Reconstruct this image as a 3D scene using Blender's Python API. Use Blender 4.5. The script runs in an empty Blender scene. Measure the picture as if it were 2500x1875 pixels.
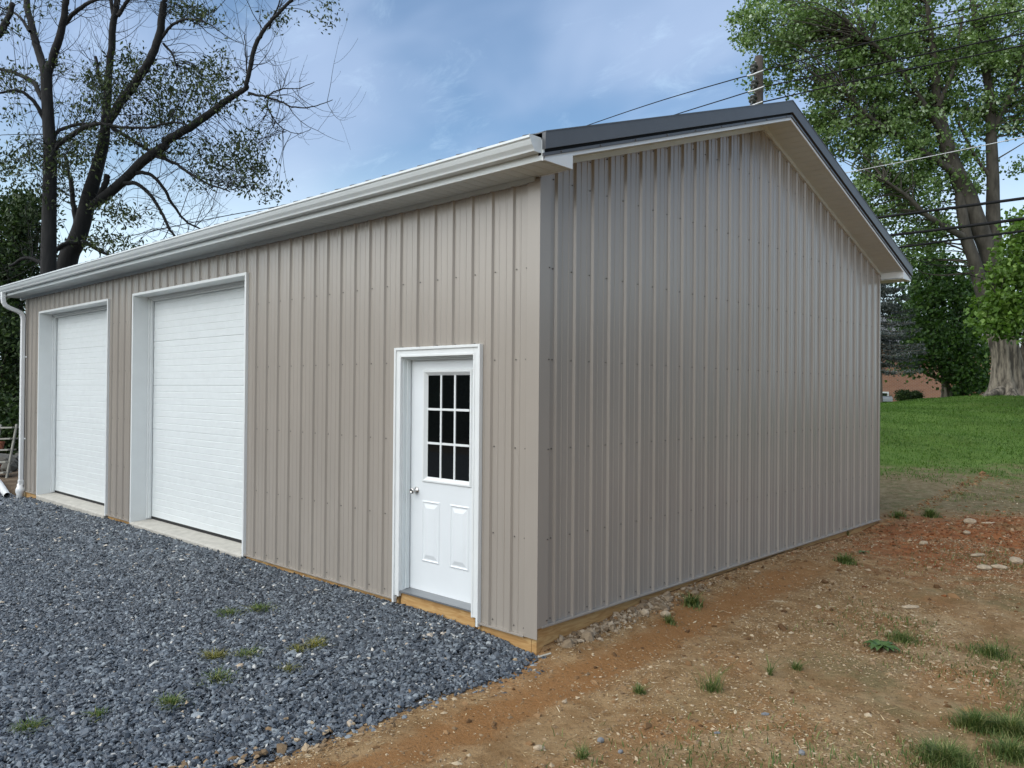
import bpy, math, random
import numpy as np
from mathutils import Matrix, Vector

scene = bpy.context.scene
COL = scene.collection
rng = np.random.default_rng(7)
random.seed(7)

# ------------------------------------------------------------------ camera
FPX = 1953.744                                   # focal length in pixels of a 2500 px wide frame
CAM = np.array([3.9649, -4.5178, 1.8454])
YAW, PITCH, ROLL = 0.7535, 0.0092, 0.0083
_cy, _sy = math.cos(YAW), math.sin(YAW)
FH = np.array([-_sy, _cy, 0.0]); RH = np.array([_cy, _sy, 0.0]); UP = np.array([0, 0, 1.0])
F2 = FH * math.cos(PITCH) + UP * math.sin(PITCH)
U2 = UP * math.cos(PITCH) - FH * math.sin(PITCH)
R3 = RH * math.cos(ROLL) + U2 * math.sin(ROLL)
U3 = U2 * math.cos(ROLL) - RH * math.sin(ROLL)
cam_data = bpy.data.cameras.new("camera")
cam = bpy.data.objects.new("camera", cam_data); COL.objects.link(cam)
cam_data.sensor_width = 36.0
cam_data.lens = FPX / 2500 * 36.0
cam_data.clip_start = 0.05; cam_data.clip_end = 2000
cam.matrix_world = Matrix(((R3[0], U3[0], -F2[0], CAM[0]), (R3[1], U3[1], -F2[1], CAM[1]),
                           (R3[2], U3[2], -F2[2], CAM[2]), (0, 0, 0, 1)))
scene.camera = cam

# ------------------------------------------------------------------ light and sky
CLOUD_AT = (11.0, 4.0, 0.0)
SUN_DIR = Vector((-0.16, -0.74, 0.62)).normalized()     # towards the sun
SUN_EL = math.asin(SUN_DIR.z)
world = bpy.data.worlds.new("World"); scene.world = world; world.use_nodes = True
wn, wl = world.node_tree.nodes, world.node_tree.links
wn.clear()
def N(tree, kind, **kw):
    n = tree.nodes.new(kind)
    for k, v in kw.items():
        if k.startswith("i_"):
            n.inputs[k[2:].replace("_", " ")].default_value = v
        else:
            setattr(n, k, v)
    return n
wt = world.node_tree
sky = N(wt, "ShaderNodeTexSky", sky_type="NISHITA", sun_disc=False)
sky.sun_elevation = SUN_EL
sky.sun_rotation = math.atan2(SUN_DIR.x, SUN_DIR.y)
sky.air_density = 1.0; sky.dust_density = 1.6; sky.ozone_density = 2.0
tc = N(wt, "ShaderNodeTexCoord")
sep = N(wt, "ShaderNodeSeparateXYZ"); wl.new(tc.outputs["Generated"], sep.inputs[0])
den = N(wt, "ShaderNodeMath", operation="ADD"); den.inputs[1].default_value = 0.22
mx0 = N(wt, "ShaderNodeMath", operation="MAXIMUM"); mx0.inputs[1].default_value = 0.0
wl.new(sep.outputs["Z"], mx0.inputs[0]); wl.new(mx0.outputs[0], den.inputs[0])
dv = N(wt, "ShaderNodeVectorMath", operation="DIVIDE")
comb = N(wt, "ShaderNodeCombineXYZ")
for i in range(3): wl.new(den.outputs[0], comb.inputs[i])
wl.new(tc.outputs["Generated"], dv.inputs[0]); wl.new(comb.outputs[0], dv.inputs[1])
mp = N(wt, "ShaderNodeMapping"); mp.inputs["Rotation"].default_value = (0, 0, math.radians(62)); mp.inputs["Scale"].default_value = (1.0, 1.9, 0.0); mp.inputs["Location"].default_value = CLOUD_AT
wl.new(dv.outputs[0], mp.inputs[0])
def cloudnoise(scale, detail, rough, dist, lo, hi):
    n = N(wt, "ShaderNodeTexNoise"); n.inputs["Scale"].default_value = scale; n.inputs["Detail"].default_value = detail
    n.inputs["Roughness"].default_value = rough; n.inputs["Distortion"].default_value = dist
    wl.new(mp.outputs[0], n.inputs["Vector"])
    r = N(wt, "ShaderNodeMapRange", interpolation_type="SMOOTHSTEP"); r.inputs["From Min"].default_value = lo; r.inputs["From Max"].default_value = hi
    wl.new(n.outputs["Fac"], r.inputs["Value"]); return r
c_big = cloudnoise(1.1, 4, 0.5, 0.3, 0.36, 0.66)
c_wisp = cloudnoise(5.0, 12, 0.70, 0.45, 0.52, 0.80)
tint = N(wt, "ShaderNodeMix", data_type="RGBA", blend_type="MULTIPLY"); tint.inputs[0].default_value = 1.0
wl.new(sky.outputs[0], tint.inputs[6]); tint.inputs[7].default_value = (0.93, 1.03, 1.05, 1)
m1 = N(wt, "ShaderNodeMix", data_type="RGBA"); wl.new(tint.outputs[2], m1.inputs[6]); m1.inputs[7].default_value = (2.9, 3.75, 5.3, 1)
f1 = N(wt, "ShaderNodeMath", operation="MULTIPLY"); f1.inputs[1].default_value = 0.80
wl.new(c_big.outputs[0], f1.inputs[0]); wl.new(f1.outputs[0], m1.inputs[0])
m2 = N(wt, "ShaderNodeMix", data_type="RGBA"); wl.new(m1.outputs[2], m2.inputs[6]); m2.inputs[7].default_value = (4.6, 6.2, 7.6, 1)
f2 = N(wt, "ShaderNodeMath", operation="MULTIPLY"); f2.inputs[1].default_value = 0.27
wl.new(c_wisp.outputs[0], f2.inputs[0]); wl.new(f2.outputs[0], m2.inputs[0])
# pale haze low over the horizon
hz_ = N(wt, "ShaderNodeMapRange", interpolation_type="SMOOTHSTEP"); hz_.inputs["From Min"].default_value = 0.31; hz_.inputs["From Max"].default_value = 0.08; hz_.inputs["To Max"].default_value = 0.75
wl.new(sep.outputs["Z"], hz_.inputs["Value"])
m3 = N(wt, "ShaderNodeMix", data_type="RGBA"); wl.new(hz_.outputs[0], m3.inputs[0]); wl.new(m2.outputs[2], m3.inputs[6]); m3.inputs[7].default_value = (6.6, 8.0, 8.6, 1)
bg = N(wt, "ShaderNodeBackground"); bg.inputs["Strength"].default_value = 0.064
wl.new(m3.outputs[2], bg.inputs["Color"])
wo = N(wt, "ShaderNodeOutputWorld"); wl.new(bg.outputs[0], wo.inputs[0])

sun_data = bpy.data.lights.new("sun", "SUN"); sun_data.energy = 1.5; sun_data.angle = math.radians(105); sun_data.color = (1.0, 0.97, 0.90)
sun = bpy.data.objects.new("sun", sun_data); COL.objects.link(sun)
sun.rotation_euler = SUN_DIR.to_track_quat("Z", "Y").to_euler()

vs = scene.view_settings
vs.view_transform = "Standard"; vs.look = "None"; vs.exposure = 1.4; vs.gamma = 1.0; vs.use_curve_mapping = False
scene.cycles.max_bounces = 6; scene.cycles.transparent_max_bounces = 6

# ------------------------------------------------------------------ helpers: projection, noise
def ray(x, y): return F2 + R3 * (x - 1250) / FPX - U3 * (y - 937.5) / FPX
def at(x, y, d): return CAM + ray(x, y) * d       # a point of the place, found by its depth along the view axis

def _h(ix, iy, s):
    v = (ix * 374761393 + iy * 668265263 + s * 69069) & 0xffffffff
    v = ((v ^ (v >> 13)) * 1274126177) & 0xffffffff
    return ((v ^ (v >> 16)) & 0xffff) / 65535.0
def vnoise(x, y, s=0):
    x = np.asarray(x, float); y = np.asarray(y, float)
    ix = np.floor(x).astype(np.int64); iy = np.floor(y).astype(np.int64)
    fx = x - ix; fy = y - iy; fx = fx * fx * (3 - 2 * fx); fy = fy * fy * (3 - 2 * fy)
    a = _h(ix, iy, s); b = _h(ix + 1, iy, s); c = _h(ix, iy + 1, s); d = _h(ix + 1, iy + 1, s)
    return a + (b - a) * fx + (c - a) * fy + (a - b - c + d) * fx * fy
def fbm(x, y, s=0, o=4):
    t = 0; a = .5
    for i in range(o):
        t = t + a * vnoise(x * 2 ** i, y * 2 ** i, s + i); a *= .5
    return t
def sst(v, a, b):
    t = np.clip((np.asarray(v, float) - a) / (b - a), 0, 1); return t * t * (3 - 2 * t)

# ------------------------------------------------------------------ terrain height
ZQ = np.array([(-50, -.13), (3, -.13), (6, -.09), (8, -.03), (9.5, .02), (11.3, .05), (13, .13), (16, .36), (20, .84), (24, 1.24), (27, 1.38), (30, 1.36), (36, 1.25), (60, 1.15), (400, .9)])
GT = np.array([(-.6, -.10), (0, -.075), (.44, -.058), (1, -.02), (1.6, .02), (2.5, .03), (4.1, .045), (5.5, .012), (6.6, -.015), (7.3, .035), (8, .06)])
WT = np.array([(-40, -.2), (-14, -.16), (-12.3, -.115), (-11.5, -.062), (-8.4, -.045), (-7.5, -.028), (-4.3, -.022), (-3.5, -.034), (-2, -.024), (-1.16, -.016), (-.64, -.042), (-.43, -.053), (-.165, -.092), (0, -.09), (5, -.09)])
def height(x, y):
    x = np.asarray(x, float); y = np.asarray(y, float)
    q = (x - CAM[0]) * FH[0] + (y - CAM[1]) * FH[1]
    r = (x - CAM[0]) * RH[0] + (y - CAM[1]) * RH[1]
    hill = np.interp(q, ZQ[:, 0], ZQ[:, 1])
    hill = hill + .47 * np.exp(-(((r - 18.3) / 3.7) ** 2 + ((q - 29.8) / 4.5) ** 2))
    flat = -.12
    w = sst(r, -5, 3.5)
    z = flat + (hill - flat) * w
    z = z + ((.05 + .10 * sst(q, 13, 17)) * (fbm(x * .7, y * .7, 3) - .47) + .035 * (fbm(x * 3.1, y * 3.1, 9) - .47)) * sst(q, 2.5, 4.5)
    # mound of loose red earth beyond the far corner
    z = z + .11 * np.exp(-(((r - 7.2) / 1.9) ** 2 + ((q - 10.6) / .8) ** 2)) * (.6 + .8 * fbm(x * 2, y * 2, 21))
    z = z - (.030 * np.exp(-((x - .62 - .06 * np.sin(y * 1.7)) / .15) ** 2) - .016 * np.exp(-((x - .92 - .06 * np.sin(y * 1.7)) / .13) ** 2)) * sst(y, -.6, .3) * (1 - sst(y, 3.4, 5)) * (.5 + fbm(x * 2, y * 1.1, 77))
    # banked against the gable wall
    wg = np.exp(-(np.clip(x, 0, None) / .55) ** 2) * sst(y, -.5, .1) * (1 - sst(y, 7.6, 8.6))
    gt = np.interp(y, GT[:, 0], GT[:, 1]) + .02 * (fbm(y * 5, x * 5, 5) - .45)
    z = z + (gt - z) * wg
    # gravel side
    wf = (1 - sst(x, -.15, .35)) * (1 - sst(y, .0, .08))
    gz = gravel_z(x, y) - .03
    z = z + (gz - z) * wf
    inside = (x < -.06) & (x > -12.15) & (y > .06) & (y < 7.25)
    return np.where(inside, -.22, z)
def gravel_z(x, y):
    return np.interp(x, WT[:, 0], WT[:, 1]) - .030 - .035 * np.clip(-y, 0, 3) + .02 * (fbm(x * 1.3, y * 1.3, 31) - .47) * sst(-y, .05, .5)

# ------------------------------------------------------------------ materials
def mat(name, col, rough=.6, var=0.0, vscale=6.0, bump=0.0, bscale=40.0, metal=0.0, spec=.5, coat=0.0, col2=None, stretch=(1, 1, 1), detail=6, lohi=(.3, .7)):
    m = bpy.data.materials.new(name); m.use_nodes = True
    t = m.node_tree; b = t.nodes["Principled BSDF"]
    b.inputs["Base Color"].default_value = (*col, 1); b.inputs["Roughness"].default_value = rough
    b.inputs["Metallic"].default_value = metal; b.inputs["Specular IOR Level"].default_value = spec
    b.inputs["Coat Weight"].default_value = coat
    if var or bump or col2:
        g = N(t, "ShaderNodeNewGeometry"); mpn = N(t, "ShaderNodeMapping"); mpn.inputs["Scale"].default_value = stretch
        t.links.new(g.outputs["Position"], mpn.inputs[0])
    if var or col2:
        n = N(t, "ShaderNodeTexNoise"); n.inputs["Scale"].default_value = vscale; n.inputs["Detail"].default_value = detail; n.inputs["Roughness"].default_value = .6
        t.links.new(mpn.outputs[0], n.inputs["Vector"])
        r = N(t, "ShaderNodeMapRange"); r.inputs["From Min"].default_value = lohi[0]; r.inputs["From Max"].default_value = lohi[1]
        t.links.new(n.outputs["Fac"], r.inputs["Value"])
        mx = N(t, "ShaderNodeMix", data_type="RGBA"); t.links.new(r.outputs[0], mx.inputs[0])
        c2 = col2 or tuple(min(1, c * (1 + var)) for c in col)
        c1 = col if col2 else tuple(c * (1 - var) for c in col)
        mx.inputs[6].default_value = (*c1, 1); mx.inputs[7].default_value = (*c2, 1)
        t.links.new(mx.outputs[2], b.inputs["Base Color"])
    if bump:
        n2 = N(t, "ShaderNodeTexNoise"); n2.inputs["Scale"].default_value = bscale; n2.inputs["Detail"].default_value = 5
        t.links.new(mpn.outputs[0], n2.inputs["Vector"])
        bp = N(t, "ShaderNodeBump"); bp.inputs["Strength"].default_value = bump; bp.inputs["Distance"].default_value = .02
        t.links.new(n2.outputs["Fac"], bp.inputs["Height"]); t.links.new(bp.outputs[0], b.inputs["Normal"])
    return m
def attr_mat(name, stops, rough=.7, spec=.3, translucent=0.0, pos_noise=0.0):
    """colour from the per-piece random attribute 'rnd'"""
    m = bpy.data.materials.new(name); m.use_nodes = True; t = m.node_tree; b = t.nodes["Principled BSDF"]
    a = N(t, "ShaderNodeAttribute", attribute_name="rnd")
    cr = N(t, "ShaderNodeValToRGB"); e = cr.color_ramp.elements
    while len(e) < len(stops): e.new(.5)
    for i, (p, c) in enumerate(stops): e[i].position = p; e[i].color = (*c, 1)
    t.links.new(a.outputs["Fac"], cr.inputs[0])
    out = cr.outputs[0]
    if pos_noise:
        n = N(t, "ShaderNodeTexNoise"); n.inputs["Scale"].default_value = 60; g = N(t, "ShaderNodeNewGeometry")
        t.links.new(g.outputs["Position"], n.inputs["Vector"])
        mr = N(t, "ShaderNodeMapRange"); mr.inputs["To Min"].default_value = 1 - pos_noise; mr.inputs["To Max"].default_value = 1 + pos_noise
        t.links.new(n.outputs["Fac"], mr.inputs["Value"])
        mm = N(t, "ShaderNodeVectorMath", operation="SCALE"); t.links.new(out, mm.inputs[0]); t.links.new(mr.outputs[0], mm.inputs["Scale"]); out = mm.outputs[0]
    t.links.new(out, b.inputs["Base Color"])
    b.inputs["Roughness"].default_value = rough; b.inputs["Specular IOR Level"].default_value = spec
    if translucent:
        tr = N(t, "ShaderNodeBsdfTranslucent"); mxs = N(t, "ShaderNodeMixShader"); mxs.inputs[0].default_value = translucent
        br = N(t, "ShaderNodeVectorMath", operation="MULTIPLY"); br.inputs[1].default_value = (1.25, 1.35, .6)
        t.links.new(out, br.inputs[0]); t.links.new(br.outputs[0], tr.inputs["Color"])
        o = t.nodes["Material Output"]
        t.links.new(b.outputs[0], mxs.inputs[1]); t.links.new(tr.outputs[0], mxs.inputs[2]); t.links.new(mxs.outputs[0], o.inputs[0])
    return m

M = {}
M["siding"] = mat("tan_painted_steel", (.322, .289, .250), .24, var=.06, vscale=1.6, bump=.07, bscale=4.5, stretch=(1, 1, .35), spec=.55)
M["white_trim"] = mat("white_painted_trim", (.71, .73, .72), .38, var=.03, vscale=5)
M["white_vinyl"] = mat("white_vinyl", (.66, .70, .70), .42, var=.04, vscale=3)
M["soffit"] = mat("offwhite_soffit_vinyl", (.57, .62, .63), .55, var=.05, vscale=4)
M["door_steel"] = mat("white_embossed_door_steel", (.70, .735, .73), .45, var=.03, vscale=7, bump=.22, bscale=170, stretch=(1, 1, 1.6))
M["entry"] = mat("white_entry_door_paint", (.72, .75, .76), .42, var=.02, vscale=4, bump=.06, bscale=150)
M["charcoal"] = mat("charcoal_painted_steel", (.088, .092, .098), .45, var=.08, vscale=3)
M["rubber"] = mat("black_seal_and_groove_shade", (.012, .012, .012), .8)
M["screw"] = mat("dark_screw_head", (.13, .115, .10), .45, metal=.3)
M["chrome"] = mat("satin_nickel", (.62, .60, .57), .22, metal=1.0)
M["alum"] = mat("mill_aluminium_threshold", (.30, .31, .32), .4, metal=.7)
M["concrete"] = mat("pale_concrete", (.44, .42, .37), .85, var=.14, vscale=9, bump=.3, bscale=60)
M["dark_room"] = mat("dark_interior", (.03, .03, .03), .9)
M["glass"] = mat("dark_glass", (.004, .005, .005), .03, spec=.5)
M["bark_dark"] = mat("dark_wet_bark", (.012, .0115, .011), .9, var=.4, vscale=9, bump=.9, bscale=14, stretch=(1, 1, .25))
M["bark_grey"] = mat("grey_maple_bark", (.045, .038, .029), .95, col2=(.225, .195, .15), vscale=8, bump=1.0, bscale=8, stretch=(1, 1, .14), lohi=(.40, .62))
M["bark_mid"] = mat("dark_limb_bark", (.028, .024, .018), .95, col2=(.085, .075, .06), vscale=6, bump=1.0, bscale=9, stretch=(1, 1, .3))
M["wire"] = mat("black_cable", (.008, .008, .009), .75, spec=.2)
M["wire_pale"] = mat("bare_aluminium_wire", (.45, .46, .47), .45, metal=.5)
M["pole"] = mat("weathered_pole_wood", (.075, .062, .052), .9, var=.3, vscale=6, bump=.4, bscale=20, stretch=(1, 1, .1))
M["porcelain"] = mat("dark_glazed_porcelain", (.05, .055, .05), .25)
M["galv"] = mat("galvanised_steel", (.45, .46, .46), .45, metal=.6)
M["terracotta"] = mat("terracotta", (.30, .11, .06), .8, var=.2)
M["grey_wood"] = mat("weathered_grey_wood", (.30, .29, .25), .85, var=.2, vscale=8, stretch=(1, 1, .2))
M["stone_pale"] = mat("pale_limestone", (.41, .32, .215), .9, var=.25, vscale=25, bump=.5, bscale=60)
M["stone_grey"] = mat("blue_grey_stone", (.17, .175, .18), .8, var=.25, vscale=25, bump=.5, bscale=60)
M["stone_dark"] = mat("mossy_rubble", (.10, .095, .08), .95, var=.4, vscale=5, bump=.8, bscale=12)
M["pvc"] = mat("white_pvc", (.78, .79, .78), .35)
M["shingle"] = mat("grey_shingles", (.13, .13, .13), .9, var=.3, vscale=8)
M["housewhite"] = mat("white_house_siding", (.75, .76, .75), .6)
M["lamp"] = bpy.data.materials.new("warm_lit_window"); M["lamp"].use_nodes = True
_b = M["lamp"].node_tree.nodes["Principled BSDF"]; _b.inputs["Emission Color"].default_value = (1, .62, .16, 1); _b.inputs["Emission Strength"].default_value = 1.3; _b.inputs["Base Color"].default_value = (.5, .4, .2, 1)

def wood_mat():
    m = bpy.data.materials.new("treated_pine"); m.use_nodes = True; t = m.node_tree; b = t.nodes["Principled BSDF"]
    g = N(t, "ShaderNodeNewGeometry"); mp_ = N(t, "ShaderNodeMapping"); mp_.inputs["Scale"].default_value = (1.2, 1.2, 9)
    t.links.new(g.outputs["Position"], mp_.inputs[0])
    w = N(t, "ShaderNodeTexNoise"); w.inputs["Scale"].default_value = 3.0; w.inputs["Detail"].default_value = 4; w.inputs["Distortion"].default_value = 1.6
    t.links.new(mp_.outputs[0], w.inputs["Vector"])
    cr = N(t, "ShaderNodeValToRGB"); e = cr.color_ramp.elements
    e[0].position = .35; e[0].color = (.40, .22, .075, 1); e[1].position = .62; e[1].color = (.56, .36, .15, 1)
    x = e.new(.48); x.color = (.47, .27, .10, 1)
    t.links.new(w.outputs["Fac"], cr.inputs[0]); t.links.new(cr.outputs[0], b.inputs["Base Color"]); b.inputs["Roughness"].default_value = .65
    return m
M["pine"] = wood_mat()
def brick_mat():
    m = bpy.data.materials.new("orange_brick"); m.use_nodes = True; t = m.node_tree; b = t.nodes["Principled BSDF"]
    tcn = N(t, "ShaderNodeTexCoord"); mpn = N(t, "ShaderNodeMapping"); mpn.inputs["Rotation"].default_value = (math.radians(90), 0, 0)
    t.links.new(tcn.outputs["Object"], mpn.inputs[0])
    br = N(t, "ShaderNodeTexBrick"); br.inputs["Color1"].default_value = (.34, .15, .085, 1); br.inputs["Color2"].default_value = (.28, .12, .07, 1); br.inputs["Mortar"].default_value = (.36, .30, .25, 1)
    br.inputs["Scale"].default_value = 1.0; br.inputs["Brick Width"].default_value = .21; br.inputs["Row Height"].default_value = .075; br.inputs["Mortar Size"].default_value = .006
    t.links.new(mpn.outputs[0], br.inputs[0]); t.links.new(br.outputs["Color"], b.inputs["Base Color"]); b.inputs["Roughness"].default_value = .9
    return m
M["brick"] = brick_mat()

def ground_mat():
    m = bpy.data.materials.new("soil_and_turf"); m.use_nodes = True; t = m.node_tree; b = t.nodes["Principled BSDF"]; L = t.links
    g = N(t, "ShaderNodeNewGeometry")
    def noise(sc, det=5, rough=.6, dist=0):
        n = N(t, "ShaderNodeTexNoise"); n.inputs["Scale"].default_value = sc; n.inputs["Detail"].default_value = det; n.inputs["Roughness"].default_value = rough; n.inputs["Distortion"].default_value = dist
        L.new(g.outputs["Position"], n.inputs["Vector"]); return n.outputs["Fac"]
    def rng_(v, a, bb, lo=0., hi=1., smooth=True):
        r = N(t, "ShaderNodeMapRange", interpolation_type="SMOOTHSTEP" if smooth else "LINEAR")
        r.inputs["From Min"].default_value = a; r.inputs["From Max"].default_value = bb; r.inputs["To Min"].default_value = lo; r.inputs["To Max"].default_value = hi
        L.new(v, r.inputs["Value"]); return r.outputs[0]
    def mth(op, a, bb):
        n = N(t, "ShaderNodeMath", operation=op)
        for i, v in enumerate((a, bb)):
            if isinstance(v, (int, float)): n.inputs[i].default_value = v
            else: L.new(v, n.inputs[i])
        return n.outputs[0]
    def mix(f, a, bb):
        n = N(t, "ShaderNodeMix", data_type="RGBA")
        if isinstance(f, (int, float)): n.inputs[0].default_value = f
        else: L.new(f, n.inputs[0])
        for i, v in ((6, a), (7, bb)):
            if isinstance(v, tuple): n.inputs[i].default_value = (*v, 1)
            else: L.new(v, n.inputs[i])
        return n.outputs[2]
    def dot(v, off):
        n = N(t, "ShaderNodeVectorMath", operation="DOT_PRODUCT"); L.new(g.outputs["Position"], n.inputs[0]); n.inputs[1].default_value = tuple(v)
        return mth("SUBTRACT", n.outputs["Value"], off)
    q = dot(FH, float(CAM @ FH)); r = dot(RH, float(CAM @ RH))
    sp = N(t, "ShaderNodeSeparateXYZ"); L.new(g.outputs["Position"], sp.inputs[0])
    fine = noise(38, 8, .7); mid = noise(4.5, 6, .65, .4); big = noise(.9, 4, .55); grain = noise(170, 4, .7)
    dirt = mix(rng_(mid, .35, .68), (.215, .122, .050), (.38, .25, .125))
    dirt = mix(mth("MULTIPLY", rng_(big, .48, .66), .55), dirt, (.33, .155, .056))
    # smooth reddish wheel track that runs along the gable
    trk = mth("SUBTRACT", sp.outputs["X"], mth("MULTIPLY", sp.outputs["Y"], -.02))
    trk = mth("ABSOLUTE", mth("SUBTRACT", trk, 0.55), 0)
    trkm = mth("MULTIPLY", rng_(mth("ADD", trk, mth("MULTIPLY", mid, .35)), .46, .26), rng_(sp.outputs["Y"], 4.8, 3.2))
    dirt = mix(mth("MULTIPLY", trkm, .8), dirt, (.275, .125, .040))
    # pale sandy scatter nearer the camera
    sand = mth("MULTIPLY", rng_(noise(1.6, 5, .6), .5, .66), rng_(sp.outputs["X"], .9, 1.8))
    dirt = mix(mth("MULTIPLY", sand, .7), dirt, (.38, .28, .155))
    # dug red clay beyond the far corner
    dq = mth("DIVIDE", mth("SUBTRACT", q, 9.6), 2.0); dr_ = mth("DIVIDE", mth("SUBTRACT", r, 7.2), 3.1)
    rr = mth("ADD", mth("MULTIPLY", dq, dq), mth("MULTIPLY", dr_, dr_))
    redm = rng_(mth("ADD", rr, mth("MULTIPLY", mth("SUBTRACT", mid, .5), 3.2)), 1.7, .5)
    dirt = mix(mth("MULTIPLY", redm, .92), dirt, mix(rng_(noise(7, 6, .7), .35, .68), (.20, .065, .022), (.40, .14, .045)))
    # thin sprouting / dry straw band in front of the lawn
    straw = rng_(mth("ADD", q, mth("MULTIPLY", mth("SUBTRACT", mid, .5), 2.0)), 10.9, 12.6)
    olive = mix(rng_(noise(9, 7, .7), .36, .66), (.115, .088, .04), (.22, .18, .105))
    olive = mix(mth("MULTIPLY", rng_(noise(3.3, 6, .7), .5, .62), .7), olive, (.075, .088, .028))
    dirt = mix(straw, dirt, olive)
    # green film of seedlings in the right foreground
    gp = mth("MULTIPLY", rng_(noise(1.15, 6, .7), .46, .62), rng_(sp.outputs["X"], .8, 2.0))
    dirt = mix(mth("MULTIPLY", gp, .62), dirt, mix(rng_(fine, .35, .7), (.085, .085, .03), (.16, .15, .07)))
    dirt = mix(mth("MULTIPLY", rng_(grain, .50, .70), .6), dirt, (.42, .31, .18))
    dirt = mix(mth("MULTIPLY", rng_(fine, .47, .33), .6), dirt, (.085, .05, .025))
    lawn = mix(rng_(noise(14, 7, .7), .33, .68), (.045, .082, .013), (.11, .165, .033))
    lawn = mix(mth("MULTIPLY", rng_(noise(.7, 4, .5), .42, .62), .6), lawn, (.115, .19, .04))
    lm = rng_(mth("ADD", q, mth("MULTIPLY", mth("SUBTRACT", noise(1.3, 6, .65, .3), .5), 7.0)), 14.6, 17.0)
    lm2 = mth("MULTIPLY", lm, rng_(r, -2, 2))
    far = rng_(mth("ADD", sp.outputs["Y"], 0), 9, 14)
    col = mix(lm2, dirt, lawn)
    # shaded bare earth at the far end of the building
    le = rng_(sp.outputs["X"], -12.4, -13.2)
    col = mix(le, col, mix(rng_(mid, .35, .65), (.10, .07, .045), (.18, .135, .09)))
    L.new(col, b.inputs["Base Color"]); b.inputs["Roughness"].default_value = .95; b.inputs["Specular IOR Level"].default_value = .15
    bp = N(t, "ShaderNodeBump"); bp.inputs["Strength"].default_value = .9; bp.inputs["Distance"].default_value = .03
    hsum = mth("ADD", mth("MULTIPLY", fine, .8), mth("ADD", mth("MULTIPLY", grain, .25), mid)); L.new(hsum, bp.inputs["Height"]); L.new(bp.outputs[0], b.inputs["Normal"])
    return m
M["ground"] = ground_mat()
M["gravel_base"] = mat("dark_stone_dust", (.075, .082, .092), .95, var=.4, vscale=30, bump=.8, bscale=90)
M["gravel"] = attr_mat("blue_grey_crushed_stone", [(0, (.024, .029, .036)), (.30, (.056, .068, .083)), (.62, (.118, .140, .163)), (.9, (.24, .27, .285)), (.985, (.50, .49, .45)), (1, (.38, .28, .17))], .5, .5, pos_noise=.4)
M["tan_stone"] = attr_mat("tan_pebbles", [(0, (.17, .11, .06)), (.6, (.29, .205, .12)), (1, (.46, .37, .25))], .9, .2, pos_noise=.3)
M["chips"] = attr_mat("straw_and_wood_chips", [(0, (.17, .10, .05)), (.5, (.33, .23, .12)), (.85, (.47, .36, .21)), (1, (.62, .53, .37))], .85, .2)
M["rubble"] = attr_mat("pale_rubble", [(0, (.13, .09, .055)), (.5, (.25, .19, .125)), (1, (.38, .31, .225))], .95, .1, pos_noise=.3)
M["clay"] = attr_mat("red_clay_lumps", [(0, (.12, .042, .018)), (.55, (.21, .082, .033)), (.85, (.28, .13, .058)), (1, (.40, .29, .18))], .95, .1, pos_noise=.3)
M["clods"] = attr_mat("soil_clods", [(0, (.09, .05, .025)), (.6, (.20, .115, .055)), (1, (.28, .17, .085))], .95, .1)
M["grass"] = attr_mat("lawn_blades", [(0, (.032, .075, .010)), (.5, (.075, .15, .020)), (.9, (.125, .215, .038)), (1, (.24, .26, .085))], .6, .3, .25)
M["weed"] = attr_mat("weed_blades", [(0, (.04, .075, .015)), (.6, (.10, .155, .038)), (1, (.30, .29, .12))], .6, .3, .25)
M["weed_yellow"] = attr_mat("yellowing_weed_blades", [(0, (.10, .11, .025)), (.6, (.19, .19, .05)), (1, (.33, .29, .10))], .6, .3, .25)
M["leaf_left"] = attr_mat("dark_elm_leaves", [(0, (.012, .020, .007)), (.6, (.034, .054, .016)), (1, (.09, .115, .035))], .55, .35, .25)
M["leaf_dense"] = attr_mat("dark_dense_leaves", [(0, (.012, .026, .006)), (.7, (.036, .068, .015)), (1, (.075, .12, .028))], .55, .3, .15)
M["leaf_maple"] = attr_mat("silver_maple_leaves", [(0, (.055, .105, .026)), (.45, (.125, .205, .055)), (.78, (.21, .30, .12)), (.92, (.34, .43, .28)), (1, (.52, .60, .48))], .5, .4, .35)
M["leaf_under"] = attr_mat("norway_maple_leaves", [(0, (.02, .05, .008)), (.6, (.055, .12, .018)), (1, (.12, .21, .04))], .5, .4, .25)
M["leaf_bright"] = attr_mat("fresh_maple_leaves", [(0, (.05, .10, .012)), (.6, (.10, .185, .025)), (1, (.20, .30, .07))], .5, .4, .35)
M["needles"] = attr_mat("blue_spruce_needles", [(0, (.025, .035, .032)), (.6, (.085, .10, .098)), (1, (.19, .21, .20))], .7, .3)
M["wood_far"] = attr_mat("far_wood_leaves", [(0, (.012, .022, .008)), (1, (.045, .07, .02))], .8, .1)

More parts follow.
